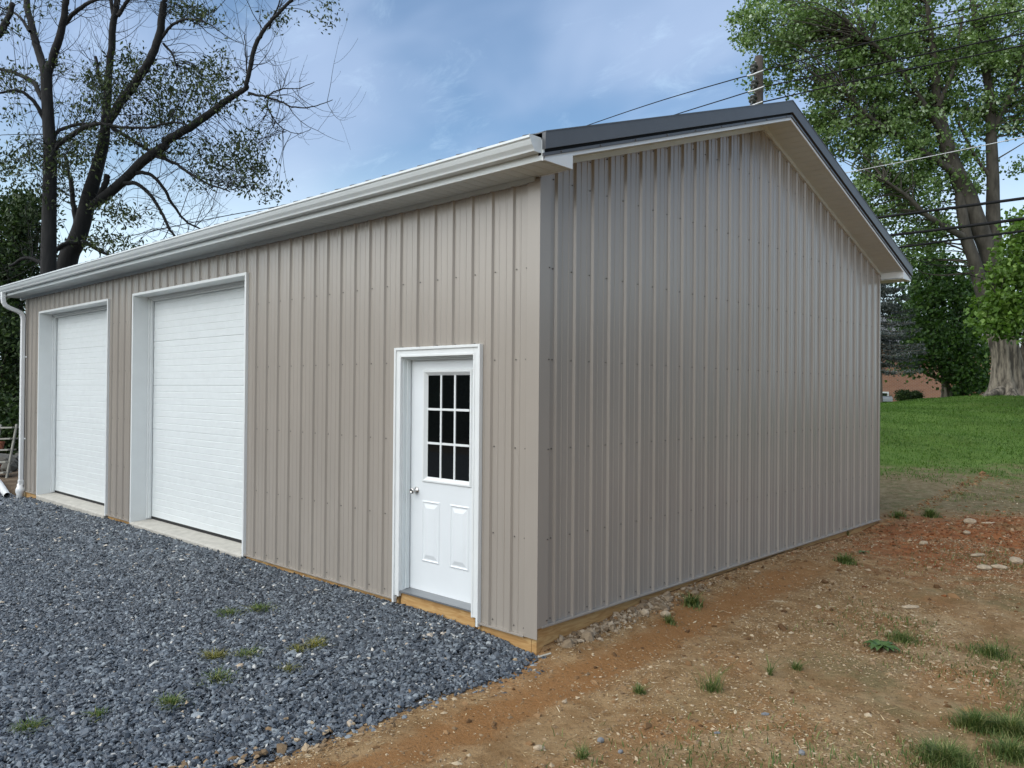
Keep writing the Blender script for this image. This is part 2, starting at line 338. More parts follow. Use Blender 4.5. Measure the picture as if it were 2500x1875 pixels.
# ------------------------------------------------------------------ object helpers
def empty(name, loc, label, cat, group=None):
    o = bpy.data.objects.new(name, None); COL.objects.link(o); o.location = loc; o.empty_display_size = .2
    o["label"] = label; o["category"] = cat
    if group: o["group"] = group
    return o
def tag(o, label=None, cat=None, group=None, kind=None):
    if label: o["label"] = label
    if cat: o["category"] = cat
    if group: o["group"] = group
    if kind: o["kind"] = kind
    return o
def link(name, me, m, parent=None):
    o = bpy.data.objects.new(name, me)
    if m is not None: me.materials.append(m)
    COL.objects.link(o)
    if parent is not None:
        o.parent = parent
        off = Vector((0, 0, 0)); p = parent
        while p is not None: off += p.location; p = p.parent
        o.location = -off                      # meshes are written in world coordinates
    return o
class MB:
    def __init__(s): s.v = []; s.f = []
    def box(s, x0, x1, y0, y1, z0, z1):
        b = len(s.v)
        s.v += [(x0, y0, z0), (x1, y0, z0), (x1, y1, z0), (x0, y1, z0), (x0, y0, z1), (x1, y0, z1), (x1, y1, z1), (x0, y1, z1)]
        s.f += [tuple(b + i for i in q) for q in ((0, 3, 2, 1), (4, 5, 6, 7), (0, 1, 5, 4), (1, 2, 6, 5), (2, 3, 7, 6), (3, 0, 4, 7))]
        return s
    def poly(s, pts): b = len(s.v); s.v += [tuple(p) for p in pts]; s.f.append(tuple(range(b, b + len(pts)))); return s
    def prism(s, prof, fn0, fn1, caps=True, closed=True):
        """extrude a 2D profile: fn0/fn1 map (a, b) to the two ends"""
        b = len(s.v); n = len(prof)
        s.v += [tuple(fn0(*p)) for p in prof] + [tuple(fn1(*p)) for p in prof]
        for i in range(n if closed else n - 1):
            j = (i + 1) % n; s.f.append((b + i, b + j, b + n + j, b + n + i))
        if caps: s.f.append(tuple(b + i for i in reversed(range(n)))); s.f.append(tuple(b + n + i for i in range(n)))
        return s
    def lathe(s, prof, origin, ax, ang=16):
        """prof: (radius, distance along ax)"""
        ax = Vector(ax).normalized(); u = ax.orthogonal().normalized(); w = ax.cross(u); b = len(s.v); o = Vector(origin)
        for r, t in prof:
            for k in range(ang):
                a = 2 * math.pi * k / ang; s.v.append(tuple(o + ax * t + (u * math.cos(a) + w * math.sin(a)) * r))
        for i in range(len(prof) - 1):
            for k in range(ang):
                k2 = (k + 1) % ang; s.f.append((b + i * ang + k, b + i * ang + k2, b + (i + 1) * ang + k2, b + (i + 1) * ang + k))
        s.f.append(tuple(b + k for k in reversed(range(ang)))); s.f.append(tuple(b + (len(prof) - 1) * ang + k for k in range(ang)))
        return s
    def mesh(s, name):
        me = bpy.data.meshes.new(name); me.from_pydata(s.v, [], s.f); me.update(); return me
    def build(s, name, m, parent=None, smooth=False, bevel=0.0):
        me = s.mesh(name)
        if smooth: me.polygons.foreach_set("use_smooth", [True] * len(me.polygons))
        o = link(name, me, m, parent)
        if bevel:
            bv = o.modifiers.new("bevel", "BEVEL"); bv.width = bevel; bv.segments = 2; bv.limit_method = "ANGLE"
        return o
def np_mesh(name, V, Fc, m, parent=None, rnd=None, smooth=False):
    me = bpy.data.meshes.new(name); k = Fc.shape[1]
    me.vertices.add(len(V)); me.vertices.foreach_set("co", np.ascontiguousarray(V, np.float32).ravel())
    me.loops.add(Fc.size); me.loops.foreach_set("vertex_index", np.ascontiguousarray(Fc, np.int32).ravel())
    me.polygons.add(len(Fc)); me.polygons.foreach_set("loop_start", np.arange(0, Fc.size, k, dtype=np.int32))
    if rnd is not None:
        a = me.attributes.new("rnd", "FLOAT", "POINT"); a.data.foreach_set("value", np.ascontiguousarray(rnd, np.float32))
    me.update(calc_edges=True)
    me.polygons.foreach_set("use_smooth", np.full(len(Fc), smooth, bool))
    return link(name, me, m, parent)

class Tubes:
    """many tapered tubes gathered in one mesh"""
    def __init__(s): s.V = []; s.F = []; s.n = 0
    def add(s, pts, rad, k=6, lobes=None):
        P = np.asarray(pts, float); rad = np.asarray(rad, float); n = len(P)
        T = np.gradient(P, axis=0); T /= np.linalg.norm(T, axis=1)[:, None] + 1e-9
        ref = np.array([.31, .17, .93]) if abs(T[0] @ np.array([.31, .17, .93])) < .9 else np.array([1., 0, 0])
        A = np.cross(T, ref); A /= np.linalg.norm(A, axis=1)[:, None] + 1e-9; B = np.cross(T, A)
        an = np.linspace(0, 2 * np.pi, k, endpoint=False)
        R = rad[:, None] * np.ones((1, k))
        if lobes is not None: R = R * lobes(np.linspace(0, 1, n)[:, None], an[None, :])
        V = P[:, None, :] + R[:, :, None] * (np.cos(an)[None, :, None] * A[:, None, :] + np.sin(an)[None, :, None] * B[:, None, :])
        s.V.append(V.reshape(-1, 3))
        i = np.arange(n - 1)[:, None] * k; j = np.arange(k)[None, :]; j2 = (j + 1) % k
        s.F.append(np.stack([i + j, i + j2, i + k + j2, i + k + j], -1).reshape(-1, 4) + s.n); s.n += n * k
    def build(s, name, m, parent=None): return np_mesh(name, np.concatenate(s.V), np.concatenate(s.F), m, parent, smooth=True)
def smooth_path(pts, n=6):
    P = np.asarray(pts, float); t = np.arange(len(P)); out = []
    P2 = np.vstack([2 * P[0] - P[1], P, 2 * P[-1] - P[-2]])
    for i in range(len(P) - 1):
        p0, p1, p2, p3 = P2[i:i + 4]
        for u in np.linspace(0, 1, n, endpoint=False):
            out.append(.5 * ((2 * p1) + (-p0 + p2) * u + (2 * p0 - 5 * p1 + 4 * p2 - p3) * u * u + (-p0 + 3 * p1 - 3 * p2 + p3) * u ** 3))
    out.append(P[-1]); return np.array(out)

def leaf_mesh(name, C, size, m, parent, width=.55, droop=.5, spread=None, seed=1, kind=None, rnd=None):
    """one folded leaf blade per centre"""
    g = np.random.default_rng(seed); n = len(C)
    d = g.normal(size=(n, 3)); d[:, 2] -= droop; d /= np.linalg.norm(d, axis=1)[:, None]
    s_ = np.cross(d, g.normal(size=(n, 3))); s_ /= np.linalg.norm(s_, axis=1)[:, None] + 1e-9
    nn = np.cross(d, s_)
    L = (size * g.uniform(.65, 1.3, n))[:, None]; W = L * width * .5
    V = np.stack([C - d * L * .5, C + s_ * W + nn * W * .35 - d * L * .05, C + d * L * .5 - nn * W * .3, C - s_ * W + nn * W * .35 - d * L * .05], 1).reshape(-1, 3)
    b = np.arange(n)[:, None] * 4
    Fc = np.concatenate([b + np.array([[0, 1, 2]]), b + np.array([[0, 2, 3]])], 0)
    r = g.uniform(0, 1, n) if rnd is None else rnd
    return np_mesh(name, V, Fc, m, parent, np.repeat(r, 4))
def blades(C, hgt, lean, w, g, seg=2):
    """grass blades: tapered strips; C are root points"""
    n = len(C); a = g.uniform(0, 2 * np.pi, n); h = hgt * g.uniform(.3, 1.45, n); ln = lean * g.uniform(.1, 1.9, n) * h
    dx = np.cos(a); dy = np.sin(a); sx = -dy * w / 2; sy = dx * w / 2
    P0 = C; P1 = C + np.stack([dx * ln * .35, dy * ln * .35, h * .6], 1); P2 = C + np.stack([dx * ln, dy * ln, h], 1)
    S = np.stack([sx, sy, np.zeros(n)], 1)
    V = np.stack([P0 - S, P0 + S, P1 + S * .8, P1 - S * .8, P2], 1).reshape(-1, 3)
    b = np.arange(n)[:, None] * 5
    Fc = np.concatenate([b + np.array([[0, 1, 2]]), b + np.array([[0, 2, 3]]), b + np.array([[3, 2, 4]])], 0)
    return V, Fc
t_ = (1 + 5 ** .5) / 2
ICO_V = np.array([(-1, t_, 0), (1, t_, 0), (-1, -t_, 0), (1, -t_, 0), (0, -1, t_), (0, 1, t_), (0, -1, -t_), (0, 1, -t_), (t_, 0, -1), (t_, 0, 1), (-t_, 0, -1), (-t_, 0, 1)]) / math.sqrt(1 + t_ * t_)
ICO_F = np.array([(0, 11, 5), (0, 5, 1), (0, 1, 7), (0, 7, 10), (0, 10, 11), (1, 5, 9), (5, 11, 4), (11, 10, 2), (10, 7, 6), (7, 1, 8), (3, 9, 4), (3, 4, 2), (3, 2, 6), (3, 6, 8), (3, 8, 9), (4, 9, 5), (2, 4, 11), (6, 2, 10), (8, 6, 7), (9, 8, 1)])
def stones(P, size, g, flat=.5, tilt=.45, jag=.28, elong=.35):
    n = len(P)
    V = ICO_V[None] * (1 + g.uniform(-jag, jag, (n, 12, 1)))
    sc = np.stack([size * g.uniform(1, 1 + elong * 2, n), size * g.uniform(.75, 1.1, n), size * flat * g.uniform(.6, 1.3, n)], 1)
    V = V * sc[:, None, :]
    a = g.uniform(0, 2 * np.pi, n); tx = g.normal(0, tilt, n); ty = g.normal(0, tilt, n)
    def rot(V, i, j, a):
        c = np.cos(a)[:, None]; s = np.sin(a)[:, None]; x = V[:, :, i].copy(); y = V[:, :, j].copy()
        V[:, :, i] = c * x - s * y; V[:, :, j] = s * x + c * y
    rot(V, 1, 2, tx); rot(V, 0, 2, ty); rot(V, 0, 1, a)
    V = V + P[:, None, :]
    Fc = (ICO_F[None] + (np.arange(n) * 12)[:, None, None]).reshape(-1, 3)
    return V.reshape(-1, 3), Fc

OCT_V = np.array([(1, 0, 0), (-1, 0, 0), (0, 1, 0), (0, -1, 0), (0, 0, 1), (0, 0, -1)], float)
OCT_F = np.array([(0, 2, 4), (2, 1, 4), (1, 3, 4), (3, 0, 4), (2, 0, 5), (1, 2, 5), (3, 1, 5), (0, 3, 5)])
def specks(P, L, W, H, g, tilt=.2, jag=.3):
    n = len(P); V = OCT_V[None] * (1 + g.uniform(-jag, jag, (n, 6, 1))) + g.uniform(-.25, .25, (n, 6, 3)) * np.array([.4, .8, .5])
    V = V * np.stack([L, W, H], 1)[:, None, :]
    a = g.uniform(0, 2 * np.pi, n); t = g.normal(0, tilt, n); c, s_ = np.cos(t)[:, None], np.sin(t)[:, None]
    x, z = V[:, :, 0].copy(), V[:, :, 2].copy(); V[:, :, 0] = c * x - s_ * z; V[:, :, 2] = s_ * x + c * z
    c, s_ = np.cos(a)[:, None], np.sin(a)[:, None]; x, y = V[:, :, 0].copy(), V[:, :, 1].copy(); V[:, :, 0] = c * x - s_ * y; V[:, :, 1] = s_ * x + c * y
    return (V + P[:, None, :]).reshape(-1, 3), (OCT_F[None] + (np.arange(n) * 6)[:, None, None]).reshape(-1, 3)

# ================================================================== SETTING: ground, driveway
def axis(fine, lo, hi, outs):
    a = np.concatenate([[-x for x in reversed(outs)] + np.array(0.0) + lo, np.arange(lo, hi + 1e-6, fine), np.array(outs) + hi]); return a
xs = np.concatenate([lo for lo in ([-400, -250, -150, -90, -60, -45, -36, -30, -26, -23, -20, -18, -16.5, -15.5], np.arange(-15, -.8, .14), np.arange(-.8, 4.6, .06), np.arange(4.7, 9, .3), [10, 12, 15, 19, 25, 35, 50, 80, 150, 260, 400])])
ys = np.concatenate([lo for lo in ([-400, -250, -150, -80, -45, -28, -18, -12, -9, -7], np.arange(-6, 9.5, .07), np.arange(9.6, 34, .25), [36, 39, 43, 48, 55, 65, 80, 110, 160, 250, 400])])
GX, GY = np.meshgrid(xs, ys, indexing="ij")
GZ = height(GX, GY)
nx, ny = GX.shape
idx = np.arange(nx * ny).reshape(nx, ny)
gf = np.stack([idx[:-1, :-1], idx[1:, :-1], idx[1:, 1:], idx[:-1, 1:]], -1).reshape(-1, 4)
ground = np_mesh("ground", np.stack([GX, GY, GZ], -1).reshape(-1, 3), gf, M["ground"], smooth=True)
tag(ground, "bare brown soil with straw scatter rising to a green lawn", kind="structure")

def edge_x(y): return -.03 + .10 * (fbm(y * 1.4, y * 0 + 2.2, 41) - .47) * 2 + .12 * sst(-y, .0, .4) * (1 - sst(-y, .5, 1.2)) - .06 * sst(-y, 2, 2.6)
gx = np.concatenate([np.linspace(-60, -16, 12), np.linspace(-15.5, -.6, 110), ]); gs_ = np.linspace(0, 1, 14)[1:]
gy = np.concatenate([np.linspace(-14, -6, 9), np.arange(-5.8, .0, .1), [0.002]])
rows = []
for y in gy:
    e = float(edge_x(np.array(y)))
    rows.append(np.concatenate([gx, -.6 + (e + .6) * gs_]))
DX = np.array(rows); DY = np.repeat(gy[:, None], DX.shape[1], 1); DZ = gravel_z(DX, DY) - .012
DZ = DZ - .02 * sst(DX, -.25, .05)
di = np.arange(DX.size).reshape(DX.shape)
df = np.stack([di[:-1, :-1], di[:-1, 1:], di[1:, 1:], di[1:, :-1]], -1).reshape(-1, 4)
drive = np_mesh("driveway", np.stack([DX, DY, DZ], -1).reshape(-1, 3), df, M["gravel_base"], smooth=True)
tag(drive, "dark stone dust bed of the gravel driveway", kind="structure")

# ================================================================== THE GARAGE
WID, LEN, HE = 7.3, 12.24, 3.463
garage = empty("metal_garage", (-6, 3.6, 0), "tan ribbed steel garage with two white overhead doors and a charcoal roof", "garage")
PITCHW = .2286
def profile(u0, u1, phase, extra=()):
    pts = {}
    def put(u, d):
        if u0 - 1e-6 <= u <= u1 + 1e-6: pts[round(u, 5)] = d
    k0 = int((u0 - phase) / PITCHW) - 2
    for k in range(k0, k0 + int((u1 - u0) / PITCHW) + 5):
        c = phase + k * PITCHW
        for du, d in ((-.023, 0), (-.0105, .019), (.0105, .019), (.023, 0)): put(c + du, d)
        for mc in (c + .0762, c + .1524):
            for du, d in ((-.010, 0), (-.004, .0045), (.004, .0045), (.010, 0)): put(mc + du, d)
    us = sorted(pts); ds = [pts[u] for u in us]
    for e in list(extra) + [u0, u1]:
        if u0 <= e <= u1 and round(e, 5) not in pts: pts[round(e, 5)] = float(np.interp(e, us, ds))
    return sorted(pts.items())
# openings in the front wall, as distance from the near corner: (s0, s1, ztop, zbottom)
OPEN = [(.64, 1.635, 2.175, -1), (4.36, 7.47, 3.135, -1), (8.395, 11.475, 3.135, -1)]
def wall_panels(u_start, u_end, phase, zb, ztop, openings, fn):
    u = u_start
    while u < u_end - 1e-4:
        u1 = min(u + .9144, u_end)
        mb = MB(); pr_ = profile(u, u1, phase, [o[0] for o in openings] + [o[1] for o in openings] + [WID / 2])
        for (a, da), (b, db) in zip(pr_[:-1], pr_[1:]):
            mid = (a + b) / 2; z0a = z0b = zb
            for o in openings:
                if o[0] < mid < o[1]: z0a = z0b = o[2]
            mb.poly([fn(a, da, z0a), fn(b, db, z0b), fn(b, db, ztop(b)), fn(a, da, ztop(a))])
        mb.build("siding_panel", M["siding"], garage)
        u = u1
wall_panels(0, LEN, .272, 0.0, lambda u: HE, OPEN, lambda u, d, z: (-u, -d, z))
RT = lambda y: 4.945 - .3246 * abs(y - WID / 2)            # top of the rake
RS = lambda y: RT(y) - .196                                # underside of the rake soffit
wall_panels(0, WID, .197, .0857, lambda u: max(RS(u) - .005, HE), [], lambda u, d, z: (d, u, z))
mb = MB().box(-LEN, -.02, WID - .03, WID, -.2, 3.6).box(-LEN, -LEN + .03, .02, WID - .03, -.2, 3.6)
mb.prism([(0.02, 3.6), (WID - .03, 3.6), (WID / 2, 4.7)], lambda a, b: (-LEN, a, b), lambda a, b: (-LEN + .03, a, b))
mb.build("rear_wall", M["siding"], garage)
# corner trims
MB().box(-.105, .026, -.026, -.0215, -.005, HE - .02).box(.0215, .026, -.0215, .10, .075, HE + .06).build("corner_trim", M["siding"], garage)
MB().box(-LEN - .026, -LEN + .10, -.026, -.0215, -.005, HE - .02).box(-LEN - .026, -LEN - .0215, -.0215, .10, 0, HE).build("corner_trim", M["siding"], garage)
MB().box(.004, .0085, WID - .045, WID + .010, .087, HE + .02).build("corner_trim", M["siding"], garage)
# base trims (light lip under the sheets)
for a, b in ((0.026, WID + .02),):
    MB().box(-.002, .034, a, b, .072, .0845).build("base_trim", M["siding"], garage)
for a, b in ((-.62, -.11), (-4.34, -1.66), (-8.38, -7.5), (-12.13, -11.5)):
    MB().box(a, b, -.031, .002, -.012, -.001).build("base_trim", M["siding"], garage)
# treated boards at the foot
MB().box(-.052, -.004, .004, 3.7, -.42, .12).build("base_board", M["pine"], garage, bevel=.002)
MB().box(-.052, -.004, 3.703, WID - .01, -.42, .12).build("base_board", M["pine"], garage, bevel=.002)
for a, b, z in ((-.63, -.056, .06), (-1.605, -.666, .066), (-4.33, -1.64, .06), (-8.37, -7.49, .06), (-LEN + .01, -11.5, .06)):
    MB().box(a, b, .004, .046, -.42, z).build("base_board", M["pine"], garage, bevel=.002)
# screws
sc = MB()
def screw(x, y, z, ax):
    sc.lathe([(.0062, 0), (.0062, .002), (.0045, .0021), (.0045, .007), (.003, .0075)], (x, y, z), ax, 6)
for z in (2.786, 2.09, 1.41, .73, .05):
    for k in range(53):
        u = .232 + PITCHW * k
        if u > LEN - .1: break
        if any(o[0] - .06 < u < o[1] + .06 and z < o[2] + .05 for o in OPEN): continue
        screw(-u, -.001, z, (0, -1, 0))
    screw(-.125, -.004, z, (0, -1, 0))
for o in OPEN:
    for k in range(53):
        u = .232 + PITCHW * k
        if o[0] < u < o[1]: screw(-u, -.001, o[2] + .055, (0, -1, 0))
for z in (4.17, 3.47, 2.786, 2.09, 1.41, .73, .12):
    for k in range(32):
        y = .1512 + PITCHW * k
        if y > WID - .1 or z > RS(y) - .05: continue
        screw(.001, y, z, (1, 0, 0))
    if z < 3.4: screw(.026, .085, z, (1, 0, 0))
for k in range(32):
    y = .1512 + PITCHW * k
    if y < WID - .1: screw(.001, y, RS(y) - .06, (1, 0, 0))
tag(sc.build("siding_screws", M["screw"], garage), kind="stuff")

# ---- eaves: soffit, fascia, gutter
XR = .32; XL = -LEN - .30; YE = -.33
def eave(yo, yi, sgn):
    x = XL
    while x < XR - .01:
        x1 = min(x + .3048, XR - .004); w3 = (x1 - x) / 3; m_ = MB()
        for i in range(3):
            m_.box(x + i * w3 + .004, x + (i + 1) * w3 - .004, min(yo, yi), max(yo, yi), HE, HE + .01)
        m_.box(x, x1, min(yo, yi), max(yo, yi), HE + .004, HE + .012)
        m_.build("soffit_panel", M["soffit"], garage); x += .3048
eave(YE + .012, -.004, 1)
eave(WID + .004, WID + .318, -1)
MB().box(XL, -.03, -.034, -.001, 3.428, HE - .002).build("soffit_channel", M["soffit"], garage)
MB().box(XL, XR, YE - .004, YE + .010, HE - .006, 3.60).build("fascia", M["white_vinyl"], garage)
MB().box(XL, XR, WID + .32, WID + .334, HE - .006, 3.60).build("fascia", M["white_vinyl"], garage)
# K style gutter with a shaped front
gp = [(0, .098), (0, 0.0), (-.070, 0.0), (-.074, .012), (-.080, .020), (-.098, .040), (-.108, .062), (-.112, .074), (-.118, .078), (-.124, .082), (-.124, .098), (-.116, .098), (-.116, .088), (-.106, .080), (-.094, .046), (-.068, .006), (-.006, .006), (-.006, .098)]
GZ0 = 3.508
gmap = lambda X: (lambda a, b: (X, YE - .006 + a, GZ0 + b))
gut = MB().prism(gp, gmap(XL - .02), gmap(XR - .02)).build("gutter", M["white_vinyl"], garage)
for X, nm in ((XR - .02, "r"), (XL - .02, "l")):
    cap = [(0, .104), (0, -.003), (-.072, -.003), (-.077, .011), (-.083, .019), (-.101, .039), (-.111, .061), (-.115, .073), (-.127, .080), (-.127, .104)]
    MB().prism(cap, gmap(X), gmap(X + (.004 if nm == "r" else -.004))).build("end_cap", M["white_vinyl"], gut)
# ---- rake: soffit panels, white strip, charcoal trim, box returns
for side in (-1, 1):
    u = 0.0; Ls = (WID / 2 + .30)
    while u < Ls - .02:
        u1 = min(u + .29, Ls); m_ = MB(); w3 = (u1 - u) / 3
        for i in range(3):
            a = WID / 2 + side * (u + i * w3 + .004); b = WID / 2 + side * (u + (i + 1) * w3 - .004)
            m_.prism([(a, RS(a)), (b, RS(b)), (b, RS(b) + .008), (a, RS(a) + .008)], lambda p, q_: (.004, p, q_), lambda p, q_: (XR - .012, p, q_))
        a = WID / 2 + side * u; b = WID / 2 + side * u1
        m_.prism([(a, RS(a) + .004), (b, RS(b) + .004), (b, RS(b) + .012), (a, RS(a) + .012)], lambda p, q_: (.004, p, q_), lambda p, q_: (XR - .012, p, q_))
        m_.build("soffit_panel", M["soffit"], garage); u = u1
    yE = WID / 2 + side * (WID / 2 + .335); yM = WID / 2
    def strip(t0, t1, x0, x1, y_a=yM, y_b=yE):
        return MB().prism([(y_a, RT(y_a) - t0), (y_b, RT(y_b) - t0), (y_b, RT(y_b) - t1), (y_a, RT(y_a) - t1)], lambda p, q_: (x0, p, q_), lambda p, q_: (x1, p, q_))
    strip(.172, .200, XR - .012, XR).build("rake_fascia", M["white_trim"], garage)
    yc = 0.0 if side < 0 else WID
    strip(.196, .240, .001, .028, yM, yc).build("soffit_channel", M["soffit"], garage)
    rt = strip(.0, .122, XR - .01, XR + .022)
    rt.prism([(yM, RT(yM) + .004), (yE, RT(yE) + .004), (yE, RT(yE) - .004), (yM, RT(yM) - .004)], lambda p, q_: (XR - .16, p, q_), lambda p, q_: (XR + .026, p, q_))
    rto = rt.build("rake_trim", M["charcoal"], garage)
    strip(.147, .171, XR - .008, XR + .010).build("trim_flange", M["charcoal"], rto)
    strip(.100, .160, XR - .045, XR - .020).build("groove_shade_strip", M["rubber"], rto)  # added black backing: the groove's shadow is put into its colour
    sc2 = MB(); k = .12
    while k < WID / 2 + .2:
        y = yM + side * k; sc2.lathe([(.007, 0), (.007, .006), (.003, .0065)], (XR + .010, y, RT(y) - .159), (1, 0, 0), 6); k += .46
    tag(sc2.build("trim_screws", M["screw"], rto), kind="stuff")
    # box return
    y0, y1 = (YE + .001, -.012) if side < 0 else (WID + .012, WID + .33)
    b = MB(); prof = [(y0, HE + .003), (y1, HE + .003), (y1, RT(y1) - .175), (y0, RT(y0) - .175)]
    prof = [(y0, HE - .006), (y1, HE - .006), (y1, RT(y1) - .19), (y0, max(RT(y0) - .19, HE + .002))]
    b.prism(prof, lambda p, q_: (XR - .010, p, q_), lambda p, q_: (XR + .003, p, q_))
    yi0, yi1 = (y1 - .008, y1) if side < 0 else (y0, y0 + .008)
    b.prism([(yi0, HE - .006), (yi1, HE - .006), (yi1, RT(yi1) - .19), (yi0, RT(yi0) - .19)], lambda p, q_: (.003, p, q_), lambda p, q_: (XR - .011, p, q_))
    b.build("eave_return", M["white_trim"], garage)
    # roof sheets with ribs
    for xa in np.arange(XL, XR - .1, .9144):
        xb = min(xa + .9144, XR - .02); m_ = MB(); pr_ = profile(xa, xb, XR - .14)
        for (a, da), (c, dc) in zip(pr_[:-1], pr_[1:]):
            yb = WID / 2 + side * (WID / 2 + .385)
            m_.poly([(a, yb, RT(yb) - .008 + da), (c, yb, RT(yb) - .008 + dc), (c, yM, RT(yM) - .008 + dc), (a, yM, RT(yM) - .008 + da)])
            m_.poly([(a, yb, RT(yb) - .008 + da), (a, yb, RT(yb) - .014), (c, yb, RT(yb) - .014), (c, yb, RT(yb) - .008 + dc)])
        m_.build("roof_panel", M["charcoal"], garage)
rc = MB().prism([(WID / 2 - .16, RT(WID / 2 - .16) + .006), (WID / 2, RT(WID / 2) + .010), (WID / 2 + .16, RT(WID / 2 + .16) + .006), (WID / 2 + .16, RT(WID / 2 + .16)), (WID / 2, RT(WID / 2) + .004), (WID / 2 - .16, RT(WID / 2 - .16))],
                lambda p, q_: (XL, p, q_), lambda p, q_: (XR + .024, p, q_)).build("ridge_cap", M["charcoal"], garage)

# ---- overhead doors
def overhead(s0, s1, zt):
    l, r = -s1, -s0
    fr = MB()
    fr.box(l - .022, l + .012, -.034, .25, -.028, zt + .022).box(r - .012, r + .022, -.034, .25, -.028, zt + .022)
    fr.box(l + .012, r - .012, -.034, .25, zt - .012, zt + .022)
    frame = fr.build("door_frame", M["white_trim"], garage, bevel=.003)
    st = MB().box(l + .012, l + .035, .175, .212, .02, zt - .012).box(r - .035, r - .012, .175, .212, .02, zt - .012).box(l + .035, r - .035, .175, .212, zt - .045, zt - .012)
    st.box(l + .035, l + .055, .20, .235, .02, zt - .05).box(r - .055, r - .035, .20, .235, .02, zt - .05).box(l + .055, r - .055, .20, .235, zt - .07, zt - .046)
    st.build("door_stop", M["white_trim"], frame, bevel=.003)
    zb = .052; n = 5; h = (zt - .02 - zb) / n
    door = MB().box(l + .03, r - .03, .293, .31, zb, zt).build("garage_door", M["door_steel"], garage)
    for i in range(n):
        z0 = zb + i * h; z1 = z0 + h - .003
        prof = [(.29, z0), (.242, z0)]
        ng = 7
        for k in range(ng):
            a = z0 + (z1 - z0) * k / ng; b = z0 + (z1 - z0) * (k + 1) / ng
            if k > 0: prof += [(.242, a + .006), ]
            if k < ng - 1: prof += [(.242, b - .006), (.2452, b - .002), (.2452, b + .002)]
        prof += [(.242, z1 - .008), (.247, z1), (.29, z1)]
        MB().prism(prof, lambda a, b: (l + .03, a, b), lambda a, b: (r - .03, a, b)).build("door_section", M["door_steel"], door)
    MB().box(l + .03, r - .03, .247, .285, .012, zb).build("bottom_seal", M["rubber"], door)
    sl = MB().prism([(-.045, -.3), (.9, -.3), (.9, .012), (.24, .012), (-.02, -.006), (-.045, -.022)], lambda a, b: (l + .012, a, b), lambda a, b: (r - .012, a, b))
    sl.build("concrete_sill", M["concrete"], garage, bevel=.006)
overhead(4.36, 7.47, 3.135)
overhead(8.395, 11.475, 3.135)
MB().box(-LEN + .05, -.06, .93, WID - .05, -.3, .008).build("concrete_floor", M["concrete"], garage)

# ---- entry door
L_, R_, T_ = -1.678, -.596, 2.219
cs = MB()
def casing(x0, x1, z0, z1, inner):        # vertical leg with a stepped face
    cs.box(x0, x1, -.030, -.001, z0, z1)
cw = .078
cs.box(L_, L_ + cw, -.028, -.001, .03, T_).box(R_ - cw, R_, -.028, -.001, .03, T_).box(L_ + cw, R_ - cw, -.028, -.001, T_ - cw, T_)
cs.box(L_ - .004, L_ + .020, -.040, -.0005, -.035, T_ + .004).box(R_ - .020, R_ + .004, -.040, -.0005, -.035, T_ + .004).box(L_ + .020, R_ - .020, -.040, -.0005, T_ - .020, T_ + .004)
cs.box(L_ + cw - .018, L_ + cw + .003, -.033, -.0005, .027, T_ - cw + .018).box(R_ - cw - .003, R_ - cw + .018, -.033, -.0005, .027, T_ - cw + .018).box(L_ + cw + .003, R_ - cw - .003, -.0325, -.0005, T_ - cw - .003, T_ - cw + .0175)
cas = cs.build("door_casing", M["white_trim"], garage, bevel=.003)
jm = MB().box(L_ + .05, L_ + .088, .0, .16, .05, T_ - .05).box(R_ - .088, R_ - .05, .0, .16, .05, T_ - .05).box(L_ + .088, R_ - .088, .0, .16, T_ - .092, T_ - .05)
jm.box(L_ + .088, L_ + .1, .035, .075, .09, T_ - .092).box(R_ - .1, R_ - .088, .035, .075, .09, T_ - .092).box(L_ + .1, R_ - .1, .035, .075, T_ - .104, T_ - .092)
jm.build("door_jamb", M["white_vinyl"], cas, bevel=.002)
X0, X1, Z0, Z1 = -1.587, -.687, .092, 2.124
YF = .085
GX0, GX1, GZ0_, GZ1 = -1.372, -.846, 1.093, 1.979
sl = MB().box(X0, GX0 - .02, YF, YF + .044, Z0, Z1).box(GX1 + .02, X1, YF, YF + .044, Z0, Z1).box(GX0 - .02, GX1 + .02, YF, YF + .044, Z0, GZ0_ - .02).box(GX0 - .02, GX1 + .02, YF, YF + .044, GZ1 + .02, Z1)
door = sl.build("entry_door", M["entry"], garage)
MB().box(X0 - .003, X0 + .0, YF + .004, YF + .05, Z0, Z1).build("weather_strip", M["rubber"], door)
wf = MB()
def ringframe(mb, x0, x1, z0, z1, w, y0, y1, slope=0.0):
    o = [(x0, z0), (x1, z0), (x1, z1), (x0, z1)]; i = [(x0 + w, z0 + w), (x1 - w, z0 + w), (x1 - w, z1 - w), (x0 + w, z1 - w)]
    for k in range(4):
        j = (k + 1) % 4
        mb.poly([(o[k][0], y0, o[k][1]), (o[j][0], y0, o[j][1]), (i[j][0], y1, i[j][1]), (i[k][0], y1, i[k][1])])
ringframe(wf, GX0 - .050, GX1 + .050, GZ0_ - .050, GZ1 + .050, .010, YF, YF - .012)
ringframe(wf, GX0 - .040, GX1 + .040, GZ0_ - .040, GZ1 + .040, .012, YF - .012, YF - .012)
ringframe(wf, GX0 - .028, GX1 + .028, GZ0_ - .028, GZ1 + .028, .028, YF - .012, YF + .014)
wf.build("window_frame", M["white_trim"], door)
pw = (GX1 - GX0) / 3; ph = (GZ1 - GZ0_) / 3
for i in range(3):
    for j in range(3):
        MB().box(GX0 + i * pw + .001, GX0 + (i + 1) * pw - .001, YF + .014, YF + .022, GZ0_ + j * ph + .001, GZ0_ + (j + 1) * ph - .001).build("glass_pane", M["glass"], door)
